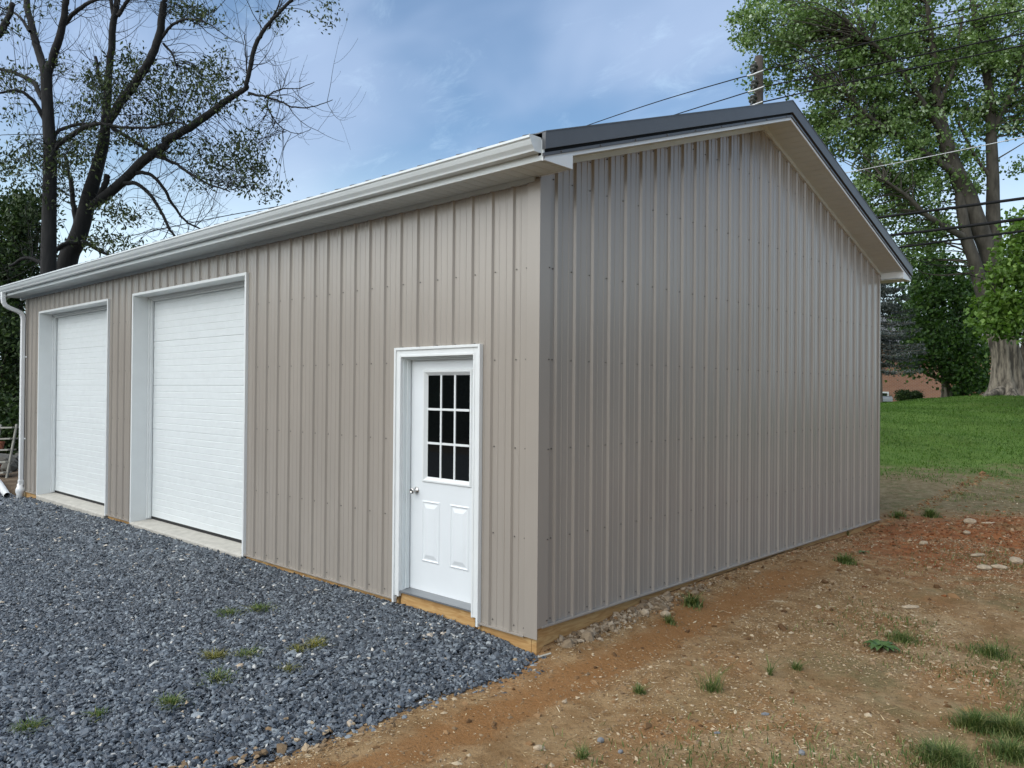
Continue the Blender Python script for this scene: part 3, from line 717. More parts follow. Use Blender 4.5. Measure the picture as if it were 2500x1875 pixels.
for i in (1, 2):
    MB().box(GX0 + i * pw - .010, GX0 + i * pw + .010, YF + .005, YF + .013, GZ0_, GZ1).build("muntin", M["white_trim"], door, bevel=.002)
for j in (1, 2):
    MB().box(GX0, GX1, YF + .0065, YF + .0125, GZ0_ + j * ph - .010, GZ0_ + j * ph + .010).build("muntin", M["white_trim"], door, bevel=.002)
for x0, x1 in ((-1.423, -1.189), (-1.061, -.823)):
    p = MB(); z0, z1 = .349, .886
    ringframe(p, x0, x1, z0, z1, .012, YF - .0005, YF - .007); ringframe(p, x0 + .012, x1 - .012, z0 + .012, z1 - .012, .010, YF - .007, YF - .0005)
    ringframe(p, x0 + .022, x1 - .022, z0 + .022, z1 - .022, .010, YF - .0005, YF - .0008)
    ringframe(p, x0 + .032, x1 - .032, z0 + .032, z1 - .032, .034, YF - .0008, YF - .011)
    p.poly([(x0 + .066, YF - .011, z0 + .066), (x1 - .066, YF - .011, z0 + .066), (x1 - .066, YF - .011, z1 - .066), (x0 + .066, YF - .011, z1 - .066)])
    p.build("raised_panel", M["entry"], door)
MB().lathe([(.032, 0), (.032, .004), (.026, .012), (.013, .018), (.011, .032), (.016, .038), (.025, .046), (.027, .056), (.024, .064), (.014, .066), (.012, .062), (.002, .062)], (-1.497, YF, .962), (0, -1, 0), 20).build("door_knob", M["chrome"], door, smooth=True)
MB().prism([(-.024, .064), (.13, .064), (.13, .092), (.07, .09), (.02, .082), (-.024, .078)], lambda a, b: (L_ + .07, a, b), lambda a, b: (R_ - .07, a, b)).build("threshold", M["alum"], garage)
MB().box(-1.7, -.55, .2, .22, 0, 2.25).build("inner_partition", M["dark_room"], garage)

# ---- downspout
ds = MB()
DX0, DX1 = -12.275, -12.200
def rect_sweep(mb, pts, hw, hd):
    """rectangular pipe through points in the y-z plane"""
    n = len(pts); b = len(mb.v)
    for i, (y, z) in enumerate(pts):
        a = pts[max(i - 1, 0)]; c = pts[min(i + 1, n - 1)]; ty, tz = c[0] - a[0], c[1] - a[1]; l = math.hypot(ty, tz); ny_, nz_ = -tz / l, ty / l
        for sx, sn in ((-1, -1), (1, -1), (1, 1), (-1, 1)):
            mb.v.append(((DX0 + DX1) / 2 + sx * hw, y + sn * hd * ny_, z + sn * hd * nz_))
    for i in range(n - 1):
        for k in range(4):
            k2 = (k + 1) % 4; mb.f.append((b + i * 4 + k, b + i * 4 + k2, b + i * 4 + 4 + k2, b + i * 4 + 4 + k))
    mb.f.append((b + 3, b + 2, b + 1, b)); e = b + (n - 1) * 4; mb.f.append((e, e + 1, e + 2, e + 3))
rect_sweep(ds, [(-.068, 3.10), (-.068, .14)], .042, .030)
dso = ds.build("downspout", M["pvc"], garage, bevel=.006)
el = MB(); rect_sweep(el, [(-.385, 3.52), (-.385, 3.40), (-.375, 3.34), (-.345, 3.29), (-.29, 3.255), (-.16, 3.205), (-.10, 3.17), (-.075, 3.12), (-.068, 3.07)], .044, .032)
el.build("elbow", M["pvc"], dso, bevel=.006)
for z in (2.39, .93): MB().box(DX1 - .006, DX1 + .06, -.036, -.027, z - .012, z + .012).build("strap", M["pvc"], dso)
MB().box(-12.287, -12.188, -.105, -.032, .10, .19).build("adapter", M["pvc"], dso, bevel=.006)
MB().lathe([(.052, .12), (.054, .06), (.062, .055), (.075, .02), (.076, -.02), (.060, -.06), (.055, -.2)], (-12.238, -.075, 0), (0, 0, 1), 20).build("drain_pipe", M["pvc"], dso, smooth=True)

# ================================================================== GRAVEL
def in_frustum(P, pad=.06, near=2.5, far=40):
    d = P - CAM; z = d @ F2; u = (d @ R3) / z; v = (d @ U3) / z
    return (z > near) & (z < far) & (np.abs(u) < .64 + pad) & (np.abs(v) < .48 + pad * 1.2)
def scatter_gravel():
    g = np.random.default_rng(3); out = []
    n = 620000
    x = g.uniform(-15.5, .45, n); y = g.uniform(-5.4, -.005, n)
    q = (x - CAM[0]) * FH[0] + (y - CAM[1]) * FH[1]
    P = np.stack([x, y, gravel_z(x, y)], 1)
    vis = in_frustum(P, .08)
    dens = np.where(vis, 1.0, .05) * np.where(q > 9, .55, 1.0)
    e = edge_x(y)
    inside = sst(x, e + .10, e - .10) + .10 * (1 - sst(x, e, e + .32))
    left = sst(x, -15.4, -13.2 + .6 * fbm(y * 2, x * 0 + 1, 8))
    keep = g.uniform(0, 1, n) < dens * np.clip(inside, 0, 1) * left * .72
    keep &= ~((y > -.055) & (((x > -7.47) & (x < -4.36)) | ((x > -11.475) & (x < -8.395))))
    P = P[keep]; q = q[keep]; x = P[:, 0]; e = edge_x(P[:, 1])
    over = x > e - .03
    P[over, 2] = np.minimum(P[over, 2], height(P[over, 0], P[over, 1]) + .006)
    size = .0118 * np.exp(g.normal(0, .34, len(P))); size = np.where(q > 9, size * 1.3, size)
    P[:, 2] += g.uniform(-.004, .012, len(P))
    P[:, 1] = np.minimum(P[:, 1], -.02)
    near = (q < 6.4) & in_frustum(P, .08)
    V, Fc = stones(P[near], size[near], g, flat=.55, tilt=.5)
    fz = size[~near]; V2, F2_ = specks(P[~near], fz * 1.35, fz, fz * .62, g, .5)
    Fc = np.concatenate([Fc, F2_ + len(V)]); V = np.concatenate([V, V2]); P = np.concatenate([P[near], P[~near]]); reps = np.where(np.arange(len(P)) < near.sum(), 12, 6)
    r = np.clip(g.beta(1.5, 2.2, len(P)), 0, .97)
    sp_ = g.uniform(0, 1, len(P)); r = np.where(sp_ > .985, g.uniform(.975, 1, len(P)), r)
    return V, Fc, np.repeat(r, reps), len(P)
V, Fc, r, ng_ = scatter_gravel()
tag(np_mesh("gravel", V, Fc, M["gravel"], rnd=r), "blue grey crushed stone gravel spread in front of the garage", kind="stuff")

def ground_points(g, n, xr, yr, keepfn):
    x = g.uniform(*xr, n); y = g.uniform(*yr, n); z = height(x, y); P = np.stack([x, y, z], 1)
    k = keepfn(P) > g.uniform(0, 1, n); return P[k]
def qr(P): return (P[:, :2] - CAM[:2]) @ FH[:2], (P[:, :2] - CAM[:2]) @ RH[:2]
OUTB = lambda P: ((P[:, 0] > .03) | (P[:, 1] > 7.4))
# tan pebbles along the seam between gravel and soil
g = np.random.default_rng(11)
P = ground_points(g, 9000, (-.7, .9), (-3.4, -.1), lambda P: np.exp(-((P[:, 0] - edge_x(P[:, 1]) - .02) / .16) ** 2) * (.10 + .9 * sst(-P[:, 1], 1.2, 2.4)) * .30)
P[:, 2] = np.maximum(P[:, 2], np.where(P[:, 0] < edge_x(P[:, 1]), gravel_z(P[:, 0], P[:, 1]) + .006, -9)) + .004
V, Fc = stones(P, .014 * np.exp(g.normal(0, .35, len(P))), g, flat=.6)
tag(np_mesh("pebbles", V, Fc, M["tan_stone"], rnd=np.repeat(g.uniform(0, 1, len(P)), 12)), "tan pebbles mixed along the gravel edge", kind="stuff")
# straw and chips on the soil
def chip_keep(P):
    q, r = qr(P); vis = in_frustum(P, .2)
    w = np.clip(.35 + 1.5 * (fbm(P[:, 0] * 1.1, P[:, 1] * 1.1, 51) - .42), .05, 1)
    trk = 1 - .8 * np.exp(-((P[:, 0] - .5) / .25) ** 2) * (P[:, 1] < 4)
    return w * trk * OUTB(P) * np.where(vis, 1, .1) * (1 - .8 * sst(q, 12, 16)) * ((P[:, 0] > edge_x(P[:, 1]) + .05) | (P[:, 1] > 0))
P = np.concatenate([ground_points(g, 30000, (-.1, 5.0), (-4.5, 15), chip_keep), ground_points(g, 75000, (-.05, 3.4), (-2.6, 6.5), lambda P: chip_keep(P) * .75 * in_frustum(P, .1))])
n = len(P); q, _ = qr(P); Lc = .0075 * np.exp(g.normal(0, .6, n)) * (1 + .03 * q)
V, Fc = specks(P + np.array([0, 0, .003]), Lc, np.minimum(.0026 * np.exp(g.normal(0, .5, n)) * (1 + .04 * q), Lc * .5), .002 * g.uniform(.6, 2, n), g)
tag(np_mesh("straw_chips", V, Fc, M["chips"], rnd=np.repeat(g.uniform(0, 1, n), 6)), "pale straw and wood chips scattered over the bare soil", kind="stuff")
n_chips = n
# small stones and clods on soil
P = np.concatenate([ground_points(g, 26000, (-.1, 5.0), (-4.5, 15), lambda P: chip_keep(P) * .45 + .7 * OUTB(P) * np.exp(-(((qr(P)[0] - 9.8) / 1.2) ** 2 + ((qr(P)[1] - 7.5) / 2.0) ** 2))), ground_points(g, 60000, (-.05, 3.4), (-2.6, 6.5), lambda P: chip_keep(P) * .7 * in_frustum(P, .1))])
n = len(P); sz = .0062 * np.exp(g.normal(0, .5, n)) * (1 + .05 * qr(P)[0])
V, Fc = specks(P + np.array([0, 0, .001]), sz, sz * .75, sz * .5, g, .3)
tag(np_mesh("small_stones", V, Fc, M["tan_stone"], rnd=np.repeat(g.uniform(0, 1, n) ** 1.4, 6)), "small tan stones lying over the soil", kind="stuff")
P = ground_points(g, 5000, (.02, .32), (.15, 2.6), lambda P: np.exp(-((P[:, 0] - .11) / .07) ** 2) * np.clip(1.8 * fbm(P[:, 1] * 2.2, P[:, 1] * 0, 63) - .3, 0, 1) * (1 - sst(P[:, 1], 1.7, 2.6)))
V, Fc = stones(P + np.array([0, 0, .008]), .010 * np.exp(g.normal(0, .6, len(P))), g, flat=.8)
tag(np_mesh("rubble", V, Fc, M["rubble"], rnd=np.repeat(g.uniform(0, 1, len(P)), 12)), "pale crumbled concrete spoil along the foot of the gable", kind="stuff")
P = ground_points(g, 40000, (-.1, 4.5), (-4.5, 13), lambda P: OUTB(P) * np.where(in_frustum(P, .2), 1, .1) * ((P[:, 0] > edge_x(P[:, 1]) + .08) | (P[:, 1] > 0)) * (.06 + .75 * np.exp(-(np.abs(P[:, 0] - .10) / .12) ** 2) * (P[:, 1] > .15) + .6 * np.exp(-(((qr(P)[0] - 9.8) / 1.2) ** 2 + ((qr(P)[1] - 7.2) / 2.2) ** 2))))
V, Fc = stones(P, .011 * np.exp(g.normal(0, .5, len(P))), g, flat=.75)
tag(np_mesh("soil_clods", V, Fc, M["clods"], rnd=np.repeat(g.uniform(0, 1, len(P)), 12)), "crumbly soil clods banked at the foot of the gable", kind="stuff")

P = ground_points(g, 26000, (-.4, 4.0), (2.6, 9.5), lambda P: OUTB(P) * np.where(in_frustum(P, .15), 1, .15) * np.exp(-(((qr(P)[0] - 9.8) / 1.3) ** 2 + ((qr(P)[1] - 6.6) / 2.0) ** 2)) * np.clip(2.2 * fbm(P[:, 0] * 1.6, P[:, 1] * 1.6, 57) - .45, .05, 1) * .8)
V, Fc = stones(P, np.minimum(.0095 * np.exp(g.normal(0, .6, len(P))), .03), g, flat=.7)
tag(np_mesh("clay_clods", V, Fc, M["clay"], rnd=np.repeat(g.uniform(0, 1, len(P)), 12)), "crumbled red clay lumps beyond the far gable corner", kind="stuff")

# ================================================================== LAWN GRASS
g = np.random.default_rng(21)
def lawn_keep(P):
    q, r = qr(P); return sst(q + 4.5 * (fbm(P[:, 0] * 1.2, P[:, 1] * 1.2, 61) - .47), 14.4, 17.2) * (r > 1) * np.where(in_frustum(P, .12, far=34), 1, .08)
P = ground_points(g, 200000, (-8, 8), (9, 32), lawn_keep)
V, Fc = blades(P, .042, 1.0, .013, g)
tag(np_mesh("lawn_grass", V, Fc, M["grass"], rnd=np.repeat(np.clip(g.beta(2, 2, len(P)) * .45 + .95 * (fbm(P[:, 0] * .45 + P[:, 1] * .2, P[:, 1] * 1.1, 71) - .22), 0, 1), 5)), "short green lawn grass on the slope behind the garage", kind="stuff")
def thin_keep(P):
    q, r = qr(P); vis = np.where(in_frustum(P, .12, far=34), 1, .08)
    back = sst(q, 11.2, 12.5) * sst(fbm(P[:, 0] * 1.0, P[:, 1] * 2.0, 81), .45, .62) * .8
    fore = sst(P[:, 0], .9, 2.1) * (q < 9.5) * sst(fbm(P[:, 0] * .9, P[:, 1] * .9, 91), .46, .60) * .95
    return OUTB(P) * vis * np.maximum(back, fore)
P = ground_points(g, 110000, (.1, 6), (-3, 17), thin_keep)
V, Fc = blades(P, .035, .9, .006, g)
tag(np_mesh("seedling_grass", V, Fc, M["weed"], rnd=np.repeat(g.uniform(0, 1, len(P)), 5)), "thin grass seedlings greening the bare soil", kind="stuff")

# ================================================================== WEEDS AND TUFTS (things)
def tuft(x, y, name, label, n, hgt, rad, lean=.8, w=.007, m="weed", on_gravel=False, seed=0, group=None):
    g = np.random.default_rng(seed + 100)
    a = g.uniform(0, 2 * np.pi, n); rr = np.abs(g.normal(0, .42, n)) * rad; rr = np.minimum(rr, rad); X = x + np.cos(a) * rr; Y = y + np.sin(a) * rr * .8
    Z = (gravel_z(X, Y) if on_gravel else height(X, Y)) - .004
    V, Fc = blades(np.stack([X, Y, Z], 1), hgt * (1.15 - .75 * np.clip(rr / rad, 0, 1)), lean, w, g)
    o = np_mesh(name, V, Fc, M[m], rnd=np.repeat(g.uniform(0, 1, n), 5))
    tag(o, label, "weed" if "weed" in name else "grass", group); return o
def gp_(x, y, it=6, grav=False):            # ground point under a photo position
    r = ray(x, y); z = -.1
    for _ in range(it):
        t = (z - CAM[2]) / r[2]; p = CAM + r * t
        z = float(gravel_z(p[0], p[1]) if grav else height(p[0], p[1]))
    return p
TUFTS = [
 (2420, 1600, "grass tuft among straw at the right edge below the red clay", 180, .09, .22), (2200, 1565, "dark grass tuft just right of the broad leaved weed", 160, .08, .16),
 (2465, 1790, "large thick grass clump at the right edge, lower middle", 420, .10, .20), (2380, 1775, "dark grass clump left of the thickest clump at the right", 380, .09, .16),
 (2310, 1860, "wide grass patch along the bottom edge at the right", 520, .09, .26), (2470, 1850, "grass clump in the bottom right corner", 320, .09, .18),
 (2272, 1262, "round dark grass tuft beyond the far corner of the gable", 140, .13, .14), (2195, 1265, "faint grass tuft right beside the far gable corner", 90, .12, .15),
 (1870, 1385, "bushy grass clump against the gable foot, halfway along", 220, .17, .20), (1690, 1478, "small grass tuft near the gable foot, left of the bushy clump", 90, .10, .12),
 (1635, 1520, "dark little tuft in front of the pale rubble by the gable", 60, .07, .08), (1490, 1515, "tiny green tuft at the foot of the gable near the corner", 50, .06, .07),
 (1560, 1692, "isolated small green tuft on the open soil", 70, .06, .055), (1738, 1688, "thin upright wisps of dry grass on open soil", 46, .16, .10),
 (1945, 1635, "small green sprig on open soil left of the broad leaved weed", 40, .07, .05), (1880, 1648, "slender upright sprig beside the dry wisps", 16, .11, .03),
 (2065, 1375, "grass patch on soil below the red clay mound", 90, .11, .16), (1420, 1850, "small green sprout at the bottom edge near the pale flat stone", 40, .06, .05),
 (2062, 1292, "dark grass sprout on the gable foot near the far corner", 60, .13, .07)]
for i, (px, py, lab, n, h, rad) in enumerate(TUFTS):
    p = gp_(px, py)
    tuft(p[0], p[1], "grass_tuft", lab, int(n * 2.6), h * .8, rad * 1.15, 1.0, .0045 if py > 1500 else .008, seed=i, group="grass tufts on the bare soil", m="weed")
GW = [(560, 1502, "green weed patch in gravel, upper left of the pair before the door", 130, .12, "weed"), (635, 1490, "darker weed patch in gravel nearest the right overhead door", 130, .12, "weed"),
      (528, 1608, "yellow green weed patch in gravel, left centre", 150, .10, "weed_yellow"), (530, 1660, "low dark weed patch just below the yellow green one", 130, .12, "weed"),
      (605, 1602, "small bright weed patch right of the yellow green one", 90, .09, "weed"), (770, 1578, "pale yellow weed patch closest to the entry door", 110, .10, "weed_yellow"),
      (725, 1592, "thin yellow weed patch left of the pale one", 60, .07, "weed_yellow"), (418, 1722, "green weed patch low in the gravel, alone", 130, .10, "weed"),
      (72, 1782, "green weed patch at the lower left edge of the gravel", 110, .08, "weed"), (705, 1640, "yellowed sprig in gravel below the pale weed patch", 50, .07, "weed_yellow"),
      (238, 1752, "faint weed sprig in gravel right of the lower left patch", 40, .06, "weed")]
for i, (px, py, lab, n, rad, m) in enumerate(GW):
    p = gp_(px, py, grav=True)
    tuft(p[0], p[1], "gravel_weed", lab, int(n * 2.2), .042, rad * 1.9, 1.5, .0075, m, True, seed=40 + i, group="weeds in the gravel")
# broad leaved weeds
def rosette(px, py, label, n, L, seed):
    g = np.random.default_rng(seed); p = gp_(px, py)
    o = empty("broadleaf_weed", tuple(p), label, "weed", "broad leaved weeds on the soil")
    for k in range(n):
        a = 2 * math.pi * k / n + g.uniform(-.3, .3); d = np.array([math.cos(a), math.sin(a), 0]); s = np.array([-d[1], d[0], 0]); l = L * g.uniform(.7, 1.15); w = l * .26
        up = g.uniform(.5, 1.2); mb = MB(); T = np.linspace(0, 1, 6); W = w * np.array([.12, .7, 1, .95, .6, .02])
        c = [p + d * l * t + np.array([0, 0, l * (up * t - up * .9 * t * t) + .006]) for t in T]
        for i in range(5):
            mb.poly([c[i] - s * W[i] + (0, 0, W[i] * .3), c[i], c[i + 1], c[i + 1] - s * W[i + 1] + (0, 0, W[i + 1] * .3)])
            mb.poly([c[i], c[i] + s * W[i] + (0, 0, W[i] * .3), c[i + 1] + s * W[i + 1] + (0, 0, W[i + 1] * .3), c[i + 1]])
        ob = mb.build("leaf", M["leafweed"], o, smooth=True)
M["leafweed"] = mat("dock_leaf", (.055, .105, .022), .5, var=.25, vscale=30)
rosette(2150, 1585, "dark green broad leaved weed spreading low on the soil", 16, .13, 1)
rosette(1905, 1358, "pale broad leaved weed growing against the gable foot", 6, .19, 2)
rosette(2108, 1352, "single small broad leaved seedling below the red clay", 4, .10, 3)
# larger loose stones
def rock(px, py, label, L, W, H, m, seed, ang=0.0, grav=False):
    g = np.random.default_rng(seed); p = gp_(px, py, grav=grav)
    V = ICO_V * (1 + g.uniform(-.22, .22, (12, 1))) * np.array([L / 2, W / 2, H / 2])
    c, s = math.cos(ang), math.sin(ang); V = V @ np.array([[c, s, 0], [-s, c, 0], [0, 0, 1]]) + p + np.array([0, 0, H * .22])
    o = np_mesh("loose_stone", V, ICO_F, M[m]); bv = o.modifiers.new("bevel", "BEVEL"); bv.width = H * .12; bv.segments = 1
    tag(o, label, "stone", "loose stones on the soil")
A0 = math.atan2(RH[1], RH[0])
for i, (px, py, lab, L, W, H, m, a) in enumerate([
 (1316, 1830, "flat tan stone near the bottom edge, left of centre", .085, .045, .035, "stone_pale", .1), (1466, 1812, "blue grey stone right of the flat tan stone", .052, .045, .04, "stone_grey", .5),
 (1378, 1716, "white stone lying before the gravel edge", .042, .035, .03, "stone_pale", 1.0), (1515, 1838, "dark grey stone at the bottom edge beside the blue grey one", .04, .035, .03, "stone_grey", 0),
 (1958, 1842, "dark slate fragment at the bottom edge, right of centre", .05, .045, .04, "stone_grey", .4), (1868, 1745, "flat slate chip lying mid way across the bare soil", .06, .035, .02, "stone_grey", 0),
 (2368, 1278, "long pale slab standing proud on the red clay", .22, .10, .10, "stone_pale", 0), (2360, 1303, "pale blocky stone just below the long slab on red clay", .13, .09, .07, "stone_pale", .6),
 (2413, 1278, "thin pale slab right of the long slab on red clay", .22, .08, .035, "stone_pale", 0), (2402, 1390, "long tan stone in the heap at the right edge, lower left", .22, .12, .08, "stone_pale", .2),
 (2440, 1388, "tan stone in the heap at the right edge, middle", .22, .12, .07, "stone_pale", -.2), (2480, 1374, "broad tan stone in the heap at the very right edge", .24, .14, .10, "stone_pale", .4),
 (2385, 1358, "slim tan stone above the heap at the right edge", .24, .08, .05, "stone_pale", .25), (2255, 1330, "rounded tan stone at the middle of the red clay", .13, .10, .08, "stone_pale", 0),
 (2222, 1485, "flat cream stone on soil under the red clay", .20, .07, .045, "stone_pale", .15), (1625, 1505, "cream rubble chunk banked against the gable foot", .12, .08, .07, "stone_pale", .3),
 (1575, 1500, "pale rubble chunk at the gable foot, nearer the corner", .10, .08, .07, "stone_pale", .9), (1750, 1790, "thin grey flake stone on soil near the bottom", .045, .03, .015, "stone_grey", 0)]):
    rock(px, py, lab, L, W, H, m, 300 + i, A0 + a)
p = gp_(1318, 1588)
tb = Tubes(); q0 = np.array([.045, -.06, height(.045, -.06) + .006]); tb.add([q0, q0 + (.10, .06, .045)], [.009, .008], 6)
tag(tb.build("wood_scrap", M["grey_wood"]), "short wood scrap leaning at the near corner of the garage", "scrap")

# ================================================================== POLE AND LINES
PD = 25.5
pb = at(1853, 960, PD); ptop = at(1853, 139, PD)
pole = empty("utility_pole", (pb[0], pb[1], 1.3), "wooden utility pole with dark insulators rising behind the roof", "utility pole")
t = Tubes(); t.add([(pb[0], pb[1], 1.0), (ptop[0], ptop[1], ptop[2] * .5), (ptop[0], ptop[1], ptop[2])], [.19, .16, .135], 14); t.build("pole", M["pole"], pole)
mb = MB().lathe([(.135, 0), (.12, .02), (.0, .03)], (ptop[0], ptop[1], ptop[2] - .002), (0, 0, 1), 14); mb.build("pole_cap", M["pole"], pole)
for k, (xx, y0, y1) in enumerate(((1836, 158, 180), (1838, 197, 219), (1834, 234, 256))):
    a = at(xx + 8, y0 - 5, PD - .1); b = at(xx, y1, PD - .25)
    d = Vector(b - a); L = d.length
    pr = [(.012, 0), (.02, .03)]
    for i in range(2):
        c = .10 + i * .15; pr += [(.03, c), (.115, c + .045), (.118, c + .065), (.05, c + .085), (.03, c + .10)]
    pr += [(.03, L - .03), (.045, L)]
    ins = MB().lathe(pr, tuple(a), d, 14).build("insulator", M["porcelain"], pole, smooth=True)
    c = at(xx + 3, y1 + 2, PD - .25); r2 = at(xx + 28, y1 - 8, PD - .35); l2 = at(xx - 12, y1 + 6, PD - .2)
    tt = Tubes(); tt.add([l2, c, r2], [.03, .04, .028], 8); tt.build("line_clamp", M["galv"], ins)
    br = Tubes(); br.add([at(1846, y0 - 8, PD), a], [.03, .025], 6); br.build("bracket", M["galv"], ins)
def line(name, label, pts, r, m="wire", cat="power line", group="overhead lines"):
    P = smooth_path([at(*p) for p in pts], 8); t = Tubes(); t.add(P, np.full(len(P), r), 6)
    tag(t.build(name, M[m]), label, cat, group)
line("power_line", "topmost line running left from the pole down behind the roof", [(1826, 185, 25.3), (1780, 197, 26.5), (1600, 250, 31), (1418, 312, 36), (1250, 375, 37)], .018)
line("power_line", "middle line running left from the pole down behind the roof", [(1828, 224, 25.3), (1780, 239, 26.5), (1612, 292, 31), (1400, 365, 37)], .018)
line("power_line", "lowest line leaving the pole to the left, barely above the roof", [(1824, 261, 25.3), (1786, 274, 26.5), (1600, 340, 31)], .018)
line("power_line", "topmost line running right from the pole through the maple", [(1862, 173, 25.2), (2097, 110, 23.8), (2300, 65, 22.6), (2560, 12, 21)], .02)
line("power_line", "middle line running right from the pole through the maple", [(1864, 212, 25.2), (2184, 147, 23.4), (2560, 69, 21)], .02)
line("power_line", "lowest of the three lines running right from the pole", [(1862, 249, 25.2), (2130, 188, 23.6), (2560, 98, 21)], .02)
line("power_line", "pale lone wire crossing the maple below the three lines", [(1950, 448, 28), (2056, 424, 27), (2280, 380, 24.5), (2560, 322, 22)], .014, "wire_pale")
line("utility_cable", "thick cable at the right, uppermost of three", [(2000, 550, 28), (2130, 533, 26), (2320, 508, 24), (2560, 476, 21.5)], .042)
line("utility_cable", "thick cable at the right, middle of three", [(2000, 596, 28), (2162, 576, 26), (2330, 556, 24), (2560, 526, 21.5)], .044)
line("utility_cable", "thick cable at the right, lowest of three", [(2020, 628, 28), (2181, 606, 26), (2350, 583, 24), (2560, 556, 21.5)], .034)
line("service_wire", "thin wire sagging down to the right past the roof corner", [(2120, 592, 27), (2198, 620, 27.2), (2290, 650, 27.6), (2400, 680, 28)], .014, cat="wire")
line("service_wire", "faint wire just above the left eave behind the trees", [(150, 615, 26), (300, 580, 28), (520, 533, 26.5), (700, 500, 34)], .014, cat="wire")

# ================================================================== TREES
def px_limb(pts):          # (x, y, depth, width px) -> points, radii
    P = np.array([at(x, y, d) for x, y, d, w in pts]); R = np.array([w * d / FPX / 2 for x, y, d, w in pts])
    PP = smooth_path(np.hstack([P, R[:, None]]), 7); return PP[:, :3], np.maximum(PP[:, 3], .004)
def rnd_branch(g, p, d, L, n=6, bend=.25, lift=.15):
    pts = [p]; d = d / np.linalg.norm(d)
    for i in range(n):
        d = d + g.normal(0, bend, 3) * .5 + np.array([0, 0, lift]); d /= np.linalg.norm(d)
        pts.append(pts[-1] + d * L / n)
    return np.array(pts)
def twig_tree(tub, g, P, R, n, L, r, side=None, depth=1, ends=None, lift=.12, bend=.3, t0=.15, keep=None):
    for _ in range(n):
        i = int(g.uniform(t0, .98) * (len(P) - 1)); p = P[i]
        T = P[min(i + 1, len(P) - 1)] - P[max(i - 1, 0)]; T /= np.linalg.norm(T) + 1e-9
        d = np.cross(T, g.normal(size=3)); d /= np.linalg.norm(d) + 1e-9; d = d + T * g.uniform(.2, .9)
        if side is not None: d = d + side
        ll = L * g.uniform(.5, 1.25); Q = rnd_branch(g, p, d, ll, 7, bend, lift)
        if keep is not None and not keep(Q[-1]): continue
        rr = min(r * g.uniform(.7, 1.2), R[i] * .75); tub.add(Q, np.linspace(rr, max(rr * .22, .003), len(Q)), 5 if rr > .02 else 4)
        if ends is not None: ends.append(Q[-1])
        if depth > 0: twig_tree(tub, g, Q, np.linspace(rr, rr * .25, len(Q)), int(g.integers(3, 7)), ll * .5, rr * .5, None, depth - 1, ends, lift, bend, .2)
def clump_leaves(g, C, rad, n):
    """n leaves round every clump centre, flattened sprays"""
    k = len(C); off = g.normal(size=(k, n, 3)) * np.array([1, 1, .6]) * rad; return (C[:, None, :] + off).reshape(-1, 3)

# ---- two bare-twigged trees beyond the left end of the building
def Z1(pts, d0, dd=0): return [(x * .42194, y * .42194, d0 + dd * i, w * .42194) for i, (x, y, w) in enumerate(pts)]
gl = np.random.default_rng(77)
D1 = 22.0
limbsA = [Z1([(268, 1900, 95), (280, 1560, 86), (285, 1200, 78), (290, 900, 72), (280, 700, 66), (270, 520, 62), (268, 400, 66)], D1),
          Z1([(262, 420, 50), (225, 330, 44), (185, 200, 40), (150, 60, 36), (120, -120, 30), (90, -300, 22)], D1, .15), Z1([(275, 420, 52), (310, 330, 46), (350, 200, 42), (380, 60, 36), (400, -100, 30), (430, -320, 20)], D1, -.15),
          Z1([(380, 140, 26), (440, 80, 24), (530, 20, 20), (640, -10, 16), (760, -60, 10)], D1, -.2), Z1([(250, 570, 30), (200, 480, 26), (120, 430, 22), (0, 400, 18), (-120, 380, 12)], D1, .25), Z1([(255, 690, 26), (190, 580, 22), (110, 510, 18), (20, 505, 14), (-60, 540, 10)], D1, -.2),
          Z1([(310, 870, 30), (380, 800, 30), (480, 745, 28), (580, 725, 22), (700, 745, 18), (840, 745, 15), (980, 720, 12), (1100, 735, 8)], D1, -.1), Z1([(300, 800, 22), (360, 745, 20), (450, 715, 18), (560, 715, 13)], D1, .1),
          Z1([(170, 180, 20), (120, 110, 16), (60, 60, 12), (-20, 20, 8)], D1, .2), Z1([(45, 120, 34), (20, 160, 30), (-30, 230, 30)], D1), Z1([(75, 20, 30), (45, 110, 30), (0, 170, 30)], D1)]
